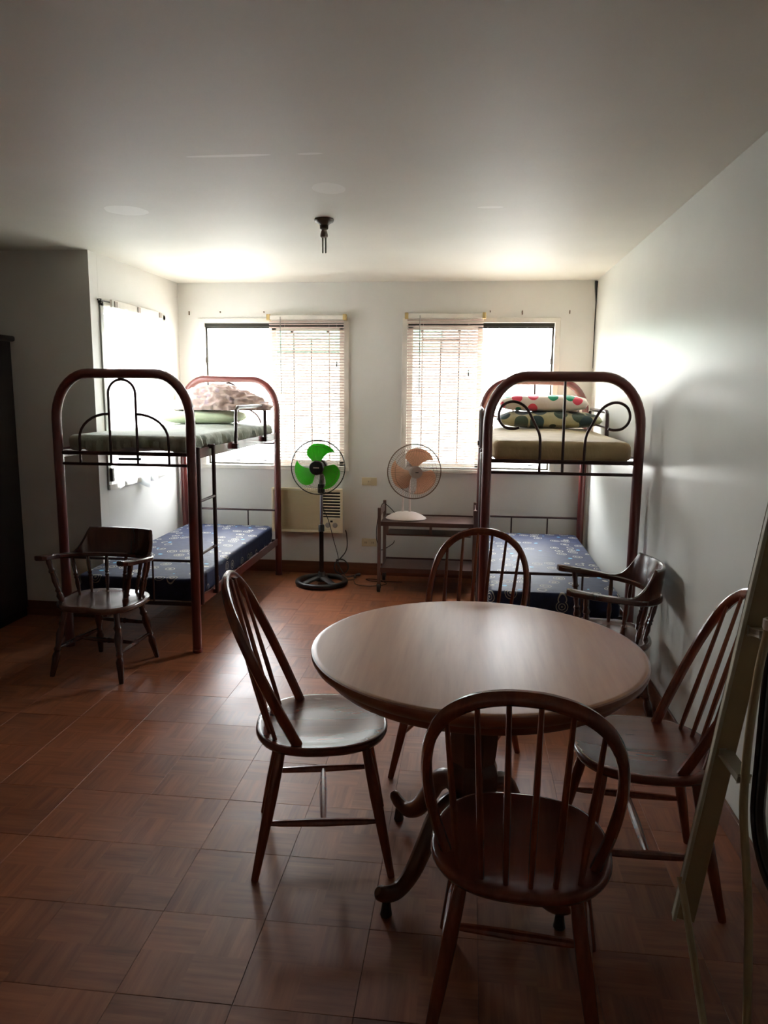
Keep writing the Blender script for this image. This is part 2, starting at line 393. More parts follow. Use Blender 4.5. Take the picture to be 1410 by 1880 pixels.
# floor tiles
TS = .3048; ox, oy = -.5482, 2.8099
g = .0005
def tile_mesh(w, h):
    bm = B(); box(bm, -w/2+g, w/2-g, -h/2+g, h/2-g, -.0028, 0)
    top = [f for f in bm.faces if f.normal.z > .9]
    bmesh.ops.bevel(bm, geom=[e for f in top for e in f.edges], offset=.0006, segments=1, affect='EDGES')
    me = bpy.data.meshes.new('tile'); bm.to_mesh(me); bm.free(); me.materials.append(M['tile']); return me
cache = {}; rest = B()
i0, i1 = int((WX-ox)//TS), int((XR-ox)//TS)+1; j0, j1 = int((WY-oy)//TS), int((YB-oy)//TS)+1
for i in range(i0, i1):
    for j in range(j0, j1):
        x0, x1 = max(ox+i*TS, WX), min(ox+(i+1)*TS, XR); y0, y1 = max(oy+j*TS, WY), min(oy+(j+1)*TS, YB)
        if y0 >= YA-.002: x0 = max(x0, XL)
        elif y1 > YA and x0 < XL-.002: y1 = min(y1, YA)
        if x1-x0 < .01 or y1-y0 < .01: continue
        seen = y1 > 1.35 and x1 > -3.3 and (x1 > -.62*y1-.35)
        if seen:
            k = (round(x1-x0, 3), round(y1-y0, 3))
            if k not in cache: cache[k] = tile_mesh(x1-x0, y1-y0)
            o = link('tile', cache[k], floor, ((x0+x1)/2, (y0+y1)/2, random.uniform(-.0004, .0003)),
                     (random.gauss(0, .0012), random.gauss(0, .0012), random.choice((0, PI/2, PI, -PI/2)) if abs(k[0]-k[1]) < .001 else 0))
        else: box(rest, x0+g, x1-g, y0+g, y1-g, -.0028, 0)
obj('tiles', rest, 'tile', floor, False, kind='stuff')

# ------------------------------------------------------------------ outside
struct('ground', box(B(), -24, 20, -14, 26, -3.2, -3), 'concrete')
nb = thing('neighbour_house', 'white house with a mint green fascia seen through the window blinds', 'house', (0, 10.5, -3))
obj('wall', box(B(), -9, 8, 0, 3, 0, 5.04), 'house_white', nb, False)
obj('fascia', box(B(), -9, -.41, -.12, 3, 5.04, 5.50, .01), 'mint', nb, False, 'mint green fascia')
obj('fascia', box(B(), -.41, 8, -.10, 3, 5.04, 5.335, .01), 'tanroof', nb, False, 'tan fascia')

# ------------------------------------------------------------------ windows
def sliding_window(name, x0, x1, z0, z1, blind_left, label):
    y = YB
    w = obj(name, box(B(), x0-.03, x0+.012, y-.012, y+.07, z0-.0, z1+.03, .003), 'white_frame', None, False, label, 'structure')
    obj('frame', box(B(), x1-.012, x1+.03, y-.012, y+.07, z0-.0, z1+.03, .003), 'white_frame', w, False)
    obj('frame', box(B(), x0-.03, x1+.03, y-.013, y+.07, z1-.005, z1+.031, .003), 'white_frame', w, False)
    obj('sill', box(B(), x0-.03, x1+.03, y-.02, y+.12, z0-.012, z0+.022, .004), 'white_frame', w, False)
    obj('track', box(B(), x0+.012, x1-.012, y+.03, y+.075, z1-.034, z1-.006), 'alu_dark', w, False, 'dark sliding track')
    xm = x1-(x1-x0)*.5 if not blind_left else x0+(x1-x0)*.5
    if blind_left: op, cl = (xm, x1-.012), (x0+.012, xm+.02)
    else: op, cl = (x0+.012, xm), (xm-.02, x1-.012)
    def sash(a, b, yy, sw, mat, gm='glass'):
        s = obj('sash', box(B(), a, b, yy, yy+.022, z0+.022, z0+.022+sw, .002), mat, w, False)
        obj('rail', box(B(), a, b, yy, yy+.022, z1-.034-sw*.6, z1-.034), mat, s, False)
        obj('stile', box(B(), a, a+sw, yy, yy+.022, z0+.022, z1-.034, .002), mat, s, False)
        obj('stile', box(B(), b-sw, b, yy, yy+.022, z0+.022, z1-.034, .002), mat, s, False)
        obj('pane', box(B(), a+sw-.004, b-sw+.004, yy+.009, yy+.013, z0+.02+sw-.002, z1-.033-sw*.6+.002), gm, s, False)
    sash(op[0], op[1], y+.05, .014, 'alu_dark'); sash(cl[0], cl[1], y+.026, .04, 'white_frame', 'tinted')
    for xx in (op[0]+.012, op[1]-.012):
        obj('latch', box(B(), xx-.009, xx+.009, y+.035, y+.052, 1.73, 1.775, .002), 'alu_dark', w, False, 'dark window latch')
    for xx in ((op[0]*.55+op[1]*.45), (op[0]*.16+op[1]*.84)) if not blind_left else ((op[0]*.85+op[1]*.15), (op[0]*.25+op[1]*.75)):
        obj('handle', box(B(), xx-.02, xx+.02, y+.015, y+.04, z0+.055, z0+.065, .002), 'alu_dark', w, False, 'small dark handle')
    return w
w1 = sliding_window('window_1', *WL, False, 'sliding window left of the back wall')
w2 = sliding_window('window_2', *WR, True, 'sliding window right of the back wall')
def grille(x0, x1, xs, xmid, zh, label):
    t = thing('window_grille', label, 'window grille', ((x0+x1)/2, YB+T+.05, .9)); cx = (x0+x1)/2
    for x in xs: obj('bar', tube(B(), [(x-cx, 0, 0), (x-cx, 0, 1.16)], .006, 6), 'bracket', t)
    obj('bar', tube(B(), [(xmid-cx, 0, 0), (xmid-cx, 0, zh-.9)], .006, 6), 'bracket', t)
    for z in (.005, zh-.9): obj('cross_bar', tube(B(), [(xs[0]-cx, 0, z), (xs[-1]-cx, 0, z)], .006, 6), 'bracket', t)
    for x in (xs[0], xs[-1]): obj('bracket', box(B(), x-cx-.012, x-cx+.012, -.06, .01, 1.08, 1.10), 'bracket', t, False)
    for x in (xs[0], xs[-1]): obj('bracket', box(B(), x-cx-.012, x-cx+.012, -.06, .01, .02, .04), 'bracket', t, False)
grille(-1.6, -1.0, (-1.47, -1.17), -1.32, 1.93, 'thin metal grille outside the left back window')
grille(-.5, .1, (-.40, -.10), -.25, 1.93, 'thin metal grille outside the right back window')

def make_blind(x0, x1, z1, z0, label, wand_x, tassel, headmat):
    cx = (x0+x1)/2; wd = x1-x0; yb = YB-.045
    t = thing('venetian_blind', label, 'blind', (cx, yb, z0), 0)
    Ht = z1-z0
    obj('headrail', box(B(), -wd/2+.012, wd/2-.012, -.014, .024, Ht-.03, Ht+.004, .002), headmat, t, False)
    for s in (-1, 1): obj('bracket', box(B(), s*wd/2-.014, s*wd/2+.014, -.018, .032, Ht-.034, Ht+.012, .004), 'tape', t, False, 'yellowed mounting bracket')
    bm = B(); n = 6; L = wd-.01; top = []; bot = []
    for k in range(n+1):
        a = -.0125 + .025*k/n; z = .0016*(1-(2*k/n-1)**2)
        top.append((a, z+.0006)); bot.append((a, z-.0006))
    ring = top + bot[::-1]; A = [bm.verts.new((-L/2, y, z)) for y, z in ring]; Q = [bm.verts.new((L/2, y, z)) for y, z in ring]
    for k in range(len(ring)): bm.faces.new((A[k], A[(k+1) % len(ring)], Q[(k+1) % len(ring)], Q[k]))
    bm.faces.new(A[::-1]); bm.faces.new(Q)
    bmesh.ops.recalc_face_normals(bm, faces=bm.faces)
    me = bpy.data.meshes.new('slat'); bm.to_mesh(me); bm.free(); me.materials.append(M['slat'])
    ns = int((Ht-.05)/.0225)
    for k in range(ns):
        zz = Ht-.045-k*.0225
        link('slat', me, t, (random.uniform(-.0006, .0006), 0, zz), (-.30+random.uniform(-.05, .05), random.uniform(-.0012, .0012), 0))
    obj('bottom_rail', box(B(), -wd/2+.005, wd/2-.005, -.012, .012, Ht-.045-ns*.0225-.012, Ht-.045-ns*.0225+.002, .003), 'white_frame', t, False)
    for u in (-.28, .30):
        obj('ladder_cord', tube(B(), [(wd*u, -.0145, Ht-.03), (wd*u, -.0145, Ht-.045-ns*.0225)], .0009, 5), 'white_frame', t)
    obj('wand', tube(B(), [(wand_x-cx, -.02, Ht-.01), (wand_x-cx+.002, -.024, Ht-.3), (wand_x-cx+.003, -.02, 1.487-z0)], .0035, 6), 'alu', t, label='long tilt wand')
    obj('pull_cord', tube(B(), [(tassel[0]-cx, -.02, Ht-.02), (tassel[0]-cx, -.022, tassel[1]-z0)], .0009, 5), 'white_frame', t)
    obj('tassel', lathe(B(), [(.002, .03), (.005, .0), (.006, -.02), (0.001, -.022)], 8, Matrix.Translation((tassel[0]-cx, -.022, tassel[1]-z0))), 'cord', t)
make_blind(-1.615, -1.0, 2.095, .89, 'white venetian blind over the left back window, beside the air conditioner', -1.515, (-1.06, 1.72), 'white_frame')
make_blind(-.51, .09, 2.105, .895, 'white venetian blind over the right back window, behind the cream fan', -.405, (-.02, 1.655), 'white_frame')

# side window + curtain
yy0, yy1, zz0, zz1 = SW
w3 = obj('window_3', box(B(), XL-.07, XL+.012, yy0-.03, yy0+.015, zz0-.02, zz1+.03, .003), 'alu', None, False, 'side window in the left wall', 'structure')
obj('frame', box(B(), XL-.07, XL+.012, yy1-.015, yy1+.03, zz0-.02, zz1+.03, .003), 'white_frame', w3, False)
obj('frame', box(B(), XL-.07, XL+.012, yy0-.03, yy1+.03, zz1-.01, zz1+.032, .003), 'white_frame', w3, False)
obj('sill', box(B(), XL-.1, XL+.02, yy0-.03, yy1+.03, zz0-.025, zz0+.012, .003), 'white_frame', w3, False)
for k, a in enumerate((yy0+.015, (yy0+yy1)/2-.02)):
    b = a+.48
    s = obj('sash', box(B(), XL-.05-.02*k, XL-.03-.02*k, a, a+.03, zz0+.01, zz1-.01), 'alu_dark' if k == 0 else 'alu', w3, False)
    obj('stile', box(B(), XL-.05-.02*k, XL-.03-.02*k, b-.03, b, zz0+.01, zz1-.01), 'alu', s, False)
    obj('rail', box(B(), XL-.05-.02*k, XL-.03-.02*k, a, b, zz0+.01, zz0+.04), 'alu', s, False)
    obj('rail', box(B(), XL-.05-.02*k, XL-.03-.02*k, a, b, zz1-.04, zz1-.01), 'alu', s, False)
    obj('pane', box(B(), XL-.042-.02*k, XL-.038-.02*k, a+.026, b-.026, zz0+.038, zz1-.038), 'glass', s, False)
obj('latch', box(B(), XL+.0, XL+.03, yy0-.01, yy0+.02, zz0+.03, zz0+.12, .004), 'alu_dark', w3, False, 'dark latch at the lower corner')
rod = thing('curtain_rod', 'thin dark curtain rod above the side window', 'curtain rod', (XL, 4.66, 2.06))
obj('rod', tube(B(), [(.012, 0, .01), (.012, 1.0, .01)], .005, 8), 'alu_dark', rod)
for yq in (.03, .97): obj('bracket', box(B(), 0, .022, yq-.008, yq+.008, -.01, .018, .002), 'alu_dark', rod, False)
cu = thing('curtain', 'sheer white curtain glowing over the side window on the left', 'curtain', (XL, 4.80, .84))
bm = B(); NY, NZ = 60, 30; vs = {}
for i in range(NY+1):
    for j in range(NZ+1):
        u, v = i/NY, j/NZ
        amp = .006 + .022*(1-v)**2
        zb = .0 + .03*math.sin(u*9)*(1-v)**6 + .028*noise.noise(Vector((u*9, 0, 3)))*(1-v)**4
        vs[i, j] = bm.verts.new((.032 + amp*.7*math.sin(u*30 + 2*noise.noise(Vector((u*3, v*1.5, 0)))) + .01*noise.noise(Vector((u*6, v*5, 2))), (.80 + .06*(1-v)**1.0)*u, zb + (1.205-zb)*v))
for i in range(NY):
    for j in range(NZ): bm.faces.new((vs[i, j], vs[i+1, j], vs[i+1, j+1], vs[i, j+1]))
obj('cloth', bm, 'curtain', cu)
obj('header', box(B(), .022, .038, 0, .80, 1.195, 1.245, .004), 'white_frame', cu, False, 'white header band')
for yq in (.05, .40, .77): obj('clip', box(B(), .038, .045, yq-.022, yq+.022, 1.20, 1.238, .003), 'grey_plastic', cu, False, 'grey clip')

# nails in the back wall
for k, (x, z, h) in enumerate(((-2.283, 2.122, .03), (-2.023, 2.13, .012), (-1.662, 2.129, .012), (.135, 2.129, .014), (.381, 2.12, .03), (.739, 2.123, .026))):
    side = 'left' if x < 0 else 'right'; wh = ('leftmost', 'middle', 'rightmost')[k % 3]
    tag(obj('nail', box(B(), x-.0035, x+.0035, YB-.012, YB+.002, z-h/2, z+h/2, .001), 'rust', None, False), 'small rusty nail, %s of the three above the %s back window' % (wh, side), 'nail', 'nails above the %s window' % side)

# ceiling lamp
lp = thing('ceiling_lamp', 'bare ceiling lamp socket with an unlit twin tube bulb', 'ceiling lamp', (-.75, 3.862, H))
obj('base', lathe(B(), [(.0, 0), (.047, 0), (.05, -.006), (.046, -.014), (.03, -.022), (.022, -.03), (.021, -.046), (.017, -.05), (0, -.05)], 24), 'lampsocket', lp)
bl = obj('bulb', lathe(B(), [(0, -.05), (.012, -.052), (.017, -.066), (.020, -.078), (.019, -.086), (.014, -.09), (0, -.09)], 20), 'grey_plastic', lp, label='grey bulb base')
for s in (-1, 1): obj('tube', lathe(B(), [(0, -.165), (.003, -.164), (.0045, -.16), (.0045, -.09), (0, -.09)], 10, Matrix.Translation((s*.0075, 0, 0))), 'lampglass', bl)

# ------------------------------------------------------------------ bunk beds
BW, BD = .785, 1.885
def arch_path():
    hw = BW/2; P = [(-hw, 0)]
    for z in (.3, .7, 1.1, 1.34): P.append((-hw, z))
    for k in range(1, 11):
        a = PI - (PI/2)*k/10; P.append((-hw+.20 + .20*math.cos(a), 1.34 + .255*math.sin(a)))
    Q = [(-x, z) for x, z in P[::-1]]
    return P + Q
def end_frame(t, y, orn):
    f = obj('end_frame', tube(B(), [(x, y, z) for x, z in arch_path()], .0268, 12, up=(0, 1, 0)), 'maroon', t)
    hw = BW/2
    for z, r in ((1.15, .011), (1.088, .0085), (.54, .008), (.285, .012)):
        obj('rail', tube(B(), [(-hw, y, z), (hw, y, z)], r, 8), 'thin_metal', f)
    for x in (-.14, .14): obj('spindle', tube(B(), [(x, y, .285), (x, y, .54)], .006, 6), 'thin_metal', f)
    r = .0074
    if orn == 'arches':
        P = [(-.079, 1.088), (-.079, 1.48)] + [(-.079*math.cos(PI*k/12), 1.485+.078*math.sin(PI*k/12)) for k in range(13)] + [(.079, 1.48), (.079, 1.088)]
        obj('ornament', tube(B(), [(x, y, z) for x, z in P], r, 8, up=(0, 1, 0)), 'thin_metal', f)
        obj('ornament', tube(B(), [(0, y, 1.563), (0, y, 1.575)], .012, 8), 'thin_metal', f)
        for s in (-1, 1):
            P = [(s*.262, 1.088), (s*.262, 1.23)] + [(s*(.262 - .182*(1-math.cos(PI/2*k/8))), 1.23+.142*math.sin(PI/2*k/8)) for k in range(9)]
            obj('ornament', tube(B(), [(x, y, z) for x, z in P], r, 8, up=(0, 1, 0)), 'thin_metal', f)
    else:
        obj('ornament', tube(B(), [(0.005, y, 1.088), (0.0, y, 1.59)], .0075, 8), 'thin_metal', f)
        L = [(-.115, 1.09), (-.115, 1.227), (-.121, 1.293), (-.144, 1.342), (-.175, 1.403), (-.204, 1.44), (-.246, 1.462), (-.287, 1.461), (-.322, 1.438), (-.337, 1.397), (-.328, 1.356), (-.298, 1.328), (-.257, 1.322), (-.229, 1.329)]
        for s in (1, -1):
            obj('ornament', tube(B(), smoothpath([(x*s, y, z) for x, z in L], 4), r, 8, up=(0, 1, 0)), 'thin_metal', f)
    return f
def bunk(cx, y0, aisle, orn, label, wall_hoop):
    t = thing('bunk_bed', label, 'bunk bed', (cx, y0, 0), 0)
    end_frame(t, 0, orn); end_frame(t, BD, orn); hw = BW/2
    for z in (1.15, .285):
        for s in (-1, 1):
            bm = B(); x = s*(hw-.002)
            box(bm, x-.003, x+.003, .02, BD-.02, z-.03, z+.025); 
            obj('side_rail', bm, 'maroon', t, False)
        for k in range(7):
            yq = .13 + k*(BD-.26)/6
            obj('slat', box(B(), -hw+.004, hw-.004, yq-.02, yq+.02, z-.012, z-.001), 'thin_metal', t, False)
    # ladder on the aisle side
    xa = aisle*(hw+.022); ly = (.045, .30)
    for yq in ly:
        obj('ladder_rail', tube(B(), [(xa, yq, .275), (xa, yq, 1.19)], .0125, 8), 'thin_metal', t)
        obj('hook', box(B(), min(xa, xa-aisle*.03), max(xa, xa-aisle*.03), yq-.012, yq+.012, 1.165, 1.19, .002), 'thin_metal', t, False)
        obj('hook', box(B(), min(xa, xa-aisle*.025), max(xa, xa-aisle*.025), yq-.01, yq+.01, .275, .30, .002), 'thin_metal', t, False)
    for z in (.88, .575): obj('rung', tube(B(), [(xa, ly[0], z), (xa, ly[1], z)], .009, 8), 'thin_metal', t)
    for s in ((aisle, -aisle) if wall_hoop else (aisle,)):
        xh = s*(hw+.018) if s == aisle else s*(hw-.035)
        P = [(xh, .75, 1.13), (xh, .76, 1.35), (xh, .77, 1.38), (xh, .80, 1.398), (xh, 1.42, 1.398), (xh, 1.45, 1.385), (xh, 1.465, 1.35), (xh, 1.47, 1.13)]
        hp = obj('guard_rail', tube(B(), P, .012, 10, up=(1, 0, 0)), 'thin_metal', t)
        if s != aisle: obj('guard_bar', tube(B(), [(xh, .755, 1.30), (xh, 1.468, 1.30)], .007, 8), 'thin_metal', t)
        for yq in (.75, 1.47): obj('clamp', box(B(), xh-.018, xh+.016, yq-.022, yq+.022, 1.13, 1.165, .004), 'thin_metal', t, False)
    # fold-away catch under the upper rail
    obj('catch', box(B(), -.03, .10, -.02, .0, 1.115, 1.128, .003), 'black', t, False, 'black catch under the rail') if orn == 'arches' else None
    for s in (-1, 1):
        for yq in (0, BD): obj('foot_cap', lathe(B(), [(0, 0), (.028, 0), (.029, .004), (.029, .02), (.0262, .022)], 12, Matrix.Translation((s*hw, yq, 0))), 'maroon', t)
    return t
LBX, RBX, BY = -1.933, .489, 4.03
bunk(LBX, BY, 1, 'arches', 'maroon metal bunk bed with arch ornaments along the left wall', False)
bunk(RBX, BY, -1, 'scrolls', 'maroon metal bunk bed with scroll ornaments along the right wall', True)

def mattress(cx, y0, z, w, d, h, mat, name, label, cat, ruffle=0, sag=0, puff=.012):
    t = thing(name, label, cat, (cx, y0, z))
    bm = B(); NX, NYY = 26, 56; R = .025 if mat == 'navy' else .036
    # closed skin: superelliptic section lofted over a grid
    prof = []      # (inset, z)
    for k in range(7):
        a = -PI/2 + PI/2*k/6; prof.append((R*(1-math.cos(a)), R*.8 + R*.8*math.sin(a)))
    prof += [(0, h*.35), (0, h*.5), (0, h*.68)]
    for k in range(7):
        a = PI/2*k/6; prof.append((R*(1-math.cos(a)), h-R + R*math.sin(a)))
    per = []
    rc = .05
    for (cxx, cyy, a0) in ((w/2-rc, -d/2+rc, -PI/2), (w/2-rc, d/2-rc, 0), (-w/2+rc, d/2-rc, PI/2), (-w/2+rc, -d/2+rc, PI)):
        arc = [(cxx+rc*math.cos(a0+PI/2*k/6), cyy+rc*math.sin(a0+PI/2*k/6), math.cos(a0+PI/2*k/6), math.sin(a0+PI/2*k/6)) for k in range(7)]
        per += arc
        nx = {0: (d, 90), 1: (w, 40), 2: (d, 90), 3: (w, 40)}[len(per)//7 % 4 if False else [(-PI/2), 0, PI/2, PI].index(a0)]
        # straight run to the next corner
        ends = {-PI/2: ((w/2, -d/2+rc), (w/2, d/2-rc)), 0: ((w/2-rc, d/2), (-w/2+rc, d/2)), PI/2: ((-w/2, d/2-rc), (-w/2, -d/2+rc)), PI: ((-w/2+rc, -d/2), (w/2-rc, -d/2))}[a0]
        nn = nx[1]; n_ = (math.cos(a0+PI/2), math.sin(a0+PI/2))
        for k in range(1, nn): 
            u = k/nn; per.append((ends[0][0]+(ends[1][0]-ends[0][0])*u, ends[0][1]+(ends[1][1]-ends[0][1])*u, n_[0], n_[1]))
    rings = []
    for ins, zz in prof:
        ring = []
        for (x, y, nxx, nyy) in per:
            o_ = 0
            if ruffle: o_ = ruffle*noise.noise(Vector((x*16, y*16, zz*6))) * (1-abs(zz/h-.45)*1.2) + ruffle*.5*math.sin((x+y)*110+4*noise.noise(Vector((x*5, y*5, 0))))*(1-zz/h)
            o_ += .004*noise.noise(Vector((x*4, y*4, zz*9)))
            ring.append(bm.verts.new((x-nxx*(ins-o_), d/2+y-nyy*(ins-o_), zz + (sag*noise.noise(Vector((x*5, y*5, 1))) if zz < h*.3 and ruffle else 0))))
        rings.append(ring)
    n = len(per)
    for a, b in zip(rings, rings[1:]):
        for k in range(n): bm.faces.new((a[k], a[(k+1) % n], b[(k+1) % n], b[k]))
    bm.faces.new(rings[0][::-1])
    # top as concentric rings
    prev = rings[-1]
    for s in (.93, .8, .6, .4, .2):
        ring = []
        for v in rings[-1]:
            x, y = v.co.x*s, d/2+(v.co.y-d/2)*s
            zz = h + puff*(1-s**2) + .006*noise.noise(Vector((x*6, y*2.2, 5)))
            ring.append(bm.verts.new((x, y, zz)))
        for k in range(n): bm.faces.new((prev[k], prev[(k+1) % n], ring[(k+1) % n], ring[k]))
        prev = ring
    bm.faces.new(prev)
    obj('cover', bm, mat, t)
    return t
t = mattress(LBX, BY+.04, .286, .725, BD-.08, .135, 'navy', 'mattress', 'navy patterned mattress on the lower bunk of the left bed', 'mattress')
t = mattress(RBX, BY+.04, .286, .725, BD-.08, .135, 'navy', 'mattress', 'navy patterned mattress on the lower bunk of the right bed', 'mattress')
t = mattress(LBX+.0, BY+.034, 1.151, .735, BD-.07, .098, 'sage', 'mattress', 'upper mattress of the left bunk in a ruffled sage green sheet', 'mattress', .036, .04)
t = mattress(RBX, BY+.034, 1.151, .735, BD-.07, .105, 'khaki', 'mattress', 'upper mattress of the right bunk in a smooth khaki sheet', 'mattress', .003)

def pillow(name, cx, cy, z, w, d, h, mat, label, cat, rz=0, rx=0, wrinkle=.01, n=44, seed=0, pw=.36):
    t = thing(name, label, cat, (cx, cy, z), rot=(rx, 0, rz))
    bm = B(); T_ = {}
    for i in range(n+1):
        for j in range(n+1):
            u, v = 2*i/n-1, 2*j/n-1
            k = max(0, (1-abs(u)**3.2)*(1-abs(v)**2.8))**pw
            sx = 1-.10*(abs(v)**2)*(1-abs(u)) *0 - .07*(1-abs(v)**2)*abs(u)**3*0
            x = u*w/2*(1-.06*(1-v*v)*(abs(u)**4)*-1); y = v*d/2*(1+.05*(1-u*u))
            nz = noise.noise(Vector((x*9+seed, y*9, seed))) * wrinkle + noise.noise(Vector((x*24+seed, y*24, seed+4)))*wrinkle*.5
            edge = (1-k)*.006*noise.noise(Vector((u*7, v*7, seed+9)))
            T_[i, j, 1] = (x, y, h*.5 + k*h*.5 + nz*k + edge); T_[i, j, 0] = (x, y, h*.5 - min(k*h*.5, h*.5)*(.98))
    V_ = {}
    for i in range(n+1):
        for j in range(n+1):
            V_[i, j, 1] = bm.verts.new(T_[i, j, 1])
            b_ = i in (0, n) or j in (0, n)
            V_[i, j, 0] = V_[i, j, 1] if b_ else bm.verts.new(T_[i, j, 0])
    for i in range(n):
        for j in range(n):
            bm.faces.new((V_[i, j, 1], V_[i+1, j, 1], V_[i+1, j+1, 1], V_[i, j+1, 1]))
            q_ = (V_[i, j, 0], V_[i, j+1, 0], V_[i+1, j+1, 0], V_[i+1, j, 0])
            if len(set(q_)) == 4: bm.faces.new(q_)
    obj('case', bm, mat, t, ang=1.2)
    return t
ZM = 1.151
pillow('pillow', LBX-.06, 5.50, ZM+.105, .56, .40, .105, 'pale_green', 'pale green pillow under the crumpled pink blanket', 'pillow', .03, seed=1)
# crumpled blanket
def heap(name, cx, cy, z, w, d, h, mat, label, cat, seed):
    t = thing(name, label, cat, (cx, cy, z)); bm = B()
    bmesh.ops.create_icosphere(bm, subdivisions=6, radius=1)
    for v in bm.verts:
        p = v.co.copy(); f = 1
        x, y, zz = p.x, p.y, p.z
        ax = 1 + .10*noise.noise(Vector((x*1.5+seed, y*1.5, 0)))
        ridge = lambda q: 1-abs(noise.noise(q))*2
        fold = .15*ridge(Vector((x*2.2 + zz + seed, y*2.4 - x*.9, zz*2.1))) + .10*ridge(Vector((x*5.5 + seed, y*4 + x*2.5, zz*5))) + .035*ridge(Vector((x*12, y*9 + seed, zz*11)))
        prof = 1.08-.42*max(0, x)*(zz > 0)
        k = 1+fold
        Z = zz*h*prof*k if zz > 0 else zz*.02*h
        v.co = Vector((x*w/2*ax*k, y*d/2*ax*k, max(Z, 0) if zz <= 0 else Z))
    obj('cloth', bm, mat, t, ang=2)
    return t
heap('blanket', LBX+.075, 5.52, ZM+.212, .64, .38, .150, 'pink_cloth', 'crumpled pink beige blanket heaped on the left upper bunk', 'blanket', 2.3)
pillow('pillow', RBX+.06, 5.42, ZM+.115, .68, .42, .115, 'leaf', 'khaki pillow with dark green leaf print, lower pillow of the right bunk', 'pillow', .0, seed=5, wrinkle=.016)
pillow('pillow', RBX+.02, 5.43, ZM+.230, .58, .34, .115, 'dots', 'white pillow with pink and green dots on the right upper bunk', 'pillow', -.02, seed=8, wrinkle=.006, pw=.28)

# ------------------------------------------------------------------ dining table
TX, TY, TZ = .040, 2.215, .745
tb = thing('dining_table', 'round wooden pedestal dining table with a light tan top', 'dining table', (TX, TY, 0))
obj('tabletop', lathe(B(), [(0, TZ-.030), (.470, TZ-.030), (.490, TZ-.024), (.502, TZ-.012), (.503, TZ-.004), (.494, TZ-.0005), (.487, TZ), (0, TZ)], 96), 'table_top', tb, ang=.9)
obj('edge', lathe(B(), [(.40, TZ-.031), (.40, TZ-.075), (.452, TZ-.075), (.462, TZ-.066), (.468, TZ-.05), (.4995, TZ-.029), (.5045, TZ-.018), (.5055, TZ-.010), (.504, TZ-.004), (.4985, TZ-.002), (.4985, TZ-.012), (.47, TZ-.031), (.40, TZ-.031)], 96), 'table_edge', tb, label='red brown moulded edge and apron')
for sx in (-1, 1):
    obj('bearer', box(B(), sx*.16-.02, sx*.16+.02, -.34, .34, TZ-.085, TZ-.03, .004), 'dark_wood', tb, False)
col = [(0, .10), (.05, .10), (.062, .13), (.066, .17), (.078, .20), (.082, .34), (.076, .36), (.070, .375), (.074, .40), (.078, .44), (.078, .60), (.084, .625), (.115, .645), (.12, .66), (.12, .67), (0, .67)]
obj('pedestal', lathe(B(), col, 8, Matrix.Rotation(PI/8, 4, 'Z')), 'dark_wood', tb, ang=.4)
def cab_leg():
    bm = B()
    P = [(.05, 0, .235), (.10, 0, .262), (.155, 0, .235), (.20, 0, .165), (.25, 0, .095), (.305, 0, .060), (.355, 0, .068), (.385, 0, .092)]
    R1 = [.030, .033, .034, .033, .030, .027, .024, .020]
    k = 5; PP = smoothpath(P, k); RR = []
    for i in range(len(R1)-1):
        for s in range(k): RR.append(R1[i]*(1-s/k)+R1[i+1]*s/k)
    RR.append(R1[-1]); RR[-1] = .013; RR[-2] = .0175
    tube(bm, PP, RR, 12, ry=[r*.80 for r in RR], up=(0, 0, 1))
    return bm
for k in range(4):
    a = PI/4 + PI/2*k + .02
    o = obj('leg', cab_leg(), 'dark_wood', tb); o.rotation_euler = (0, 0, a)
    ft = obj('foot', lathe(B(), [(0, 0), (.016, 0), (.018, .004), (.015, .02), (.012, .045), (0, .045)], 12, Matrix.Translation((.352, 0, 0))), 'black', o, label='black glide under the leg')

# ------------------------------------------------------------------ Windsor dining chairs
def seat_outline(w, d, front=.92, n=48):
    out = []
    for k in range(n):
        a = 2*PI*k/n; c, s = math.cos(a), math.sin(a)
        e = 2/2.7
        x = w/2*math.copysign(abs(c)**e, c); y = d/2*math.copysign(abs(s)**e, s)
        if s > 0: x *= 1-(1-front)*s
        else: x *= 1-.10*s*s
        out.append((x, y))
    return out
def seat_mesh(w, d, z, th, dish=.010, outline=None):
    bm = B(); O = outline or seat_outline(w, d); n = len(O)
    prof = [(.90, z-th), (.965, z-th*.85), (.995, z-th*.5), (1.0, z-th*.3), (.985, z-th*.06), (.965, z), (.93, z), (.80, z-dish*.45), (.62, z-dish*.9), (.4, z-dish), (.2, z-dish*.9)]
    rings = [[bm.verts.new((x*s, y*s, zz)) for x, y in O] for s, zz in prof]
    for a, b in zip(rings, rings[1:]):
        for k in range(n): bm.faces.new((a[k], a[(k+1) % n], b[(k+1) % n], b[k]))
    bm.faces.new(rings[0][::-1]); bm.faces.new(rings[-1])
    return bm
SH = .440
def bow_pts():
    P = []
    half = [(.172, .0), (.192, .10), (.204, .20), (.205, .29), (.190, .37), (.155, .43), (.105, .468), (.05, .486), (0, .490)]
    full = half + [(-x, s) for x, s in half[-2::-1]]
    return smoothpath([(x, -.075-.225*(s/.49), SH-.006+s) for x, s in full], 4)
def bow_h(x):           # height of the bow centre line above the seat at half-width x
    tab = [(.205, .29), (.190, .37), (.155, .43), (.105, .468), (.05, .486), (0, .490)]
    x = abs(x)
    for (a, ha), (b, hb) in zip(tab, tab[1:]):
        if a >= x >= b: return ha + (hb-ha)*(a-x)/(a-b)
    return .3
LEGTOP = {}
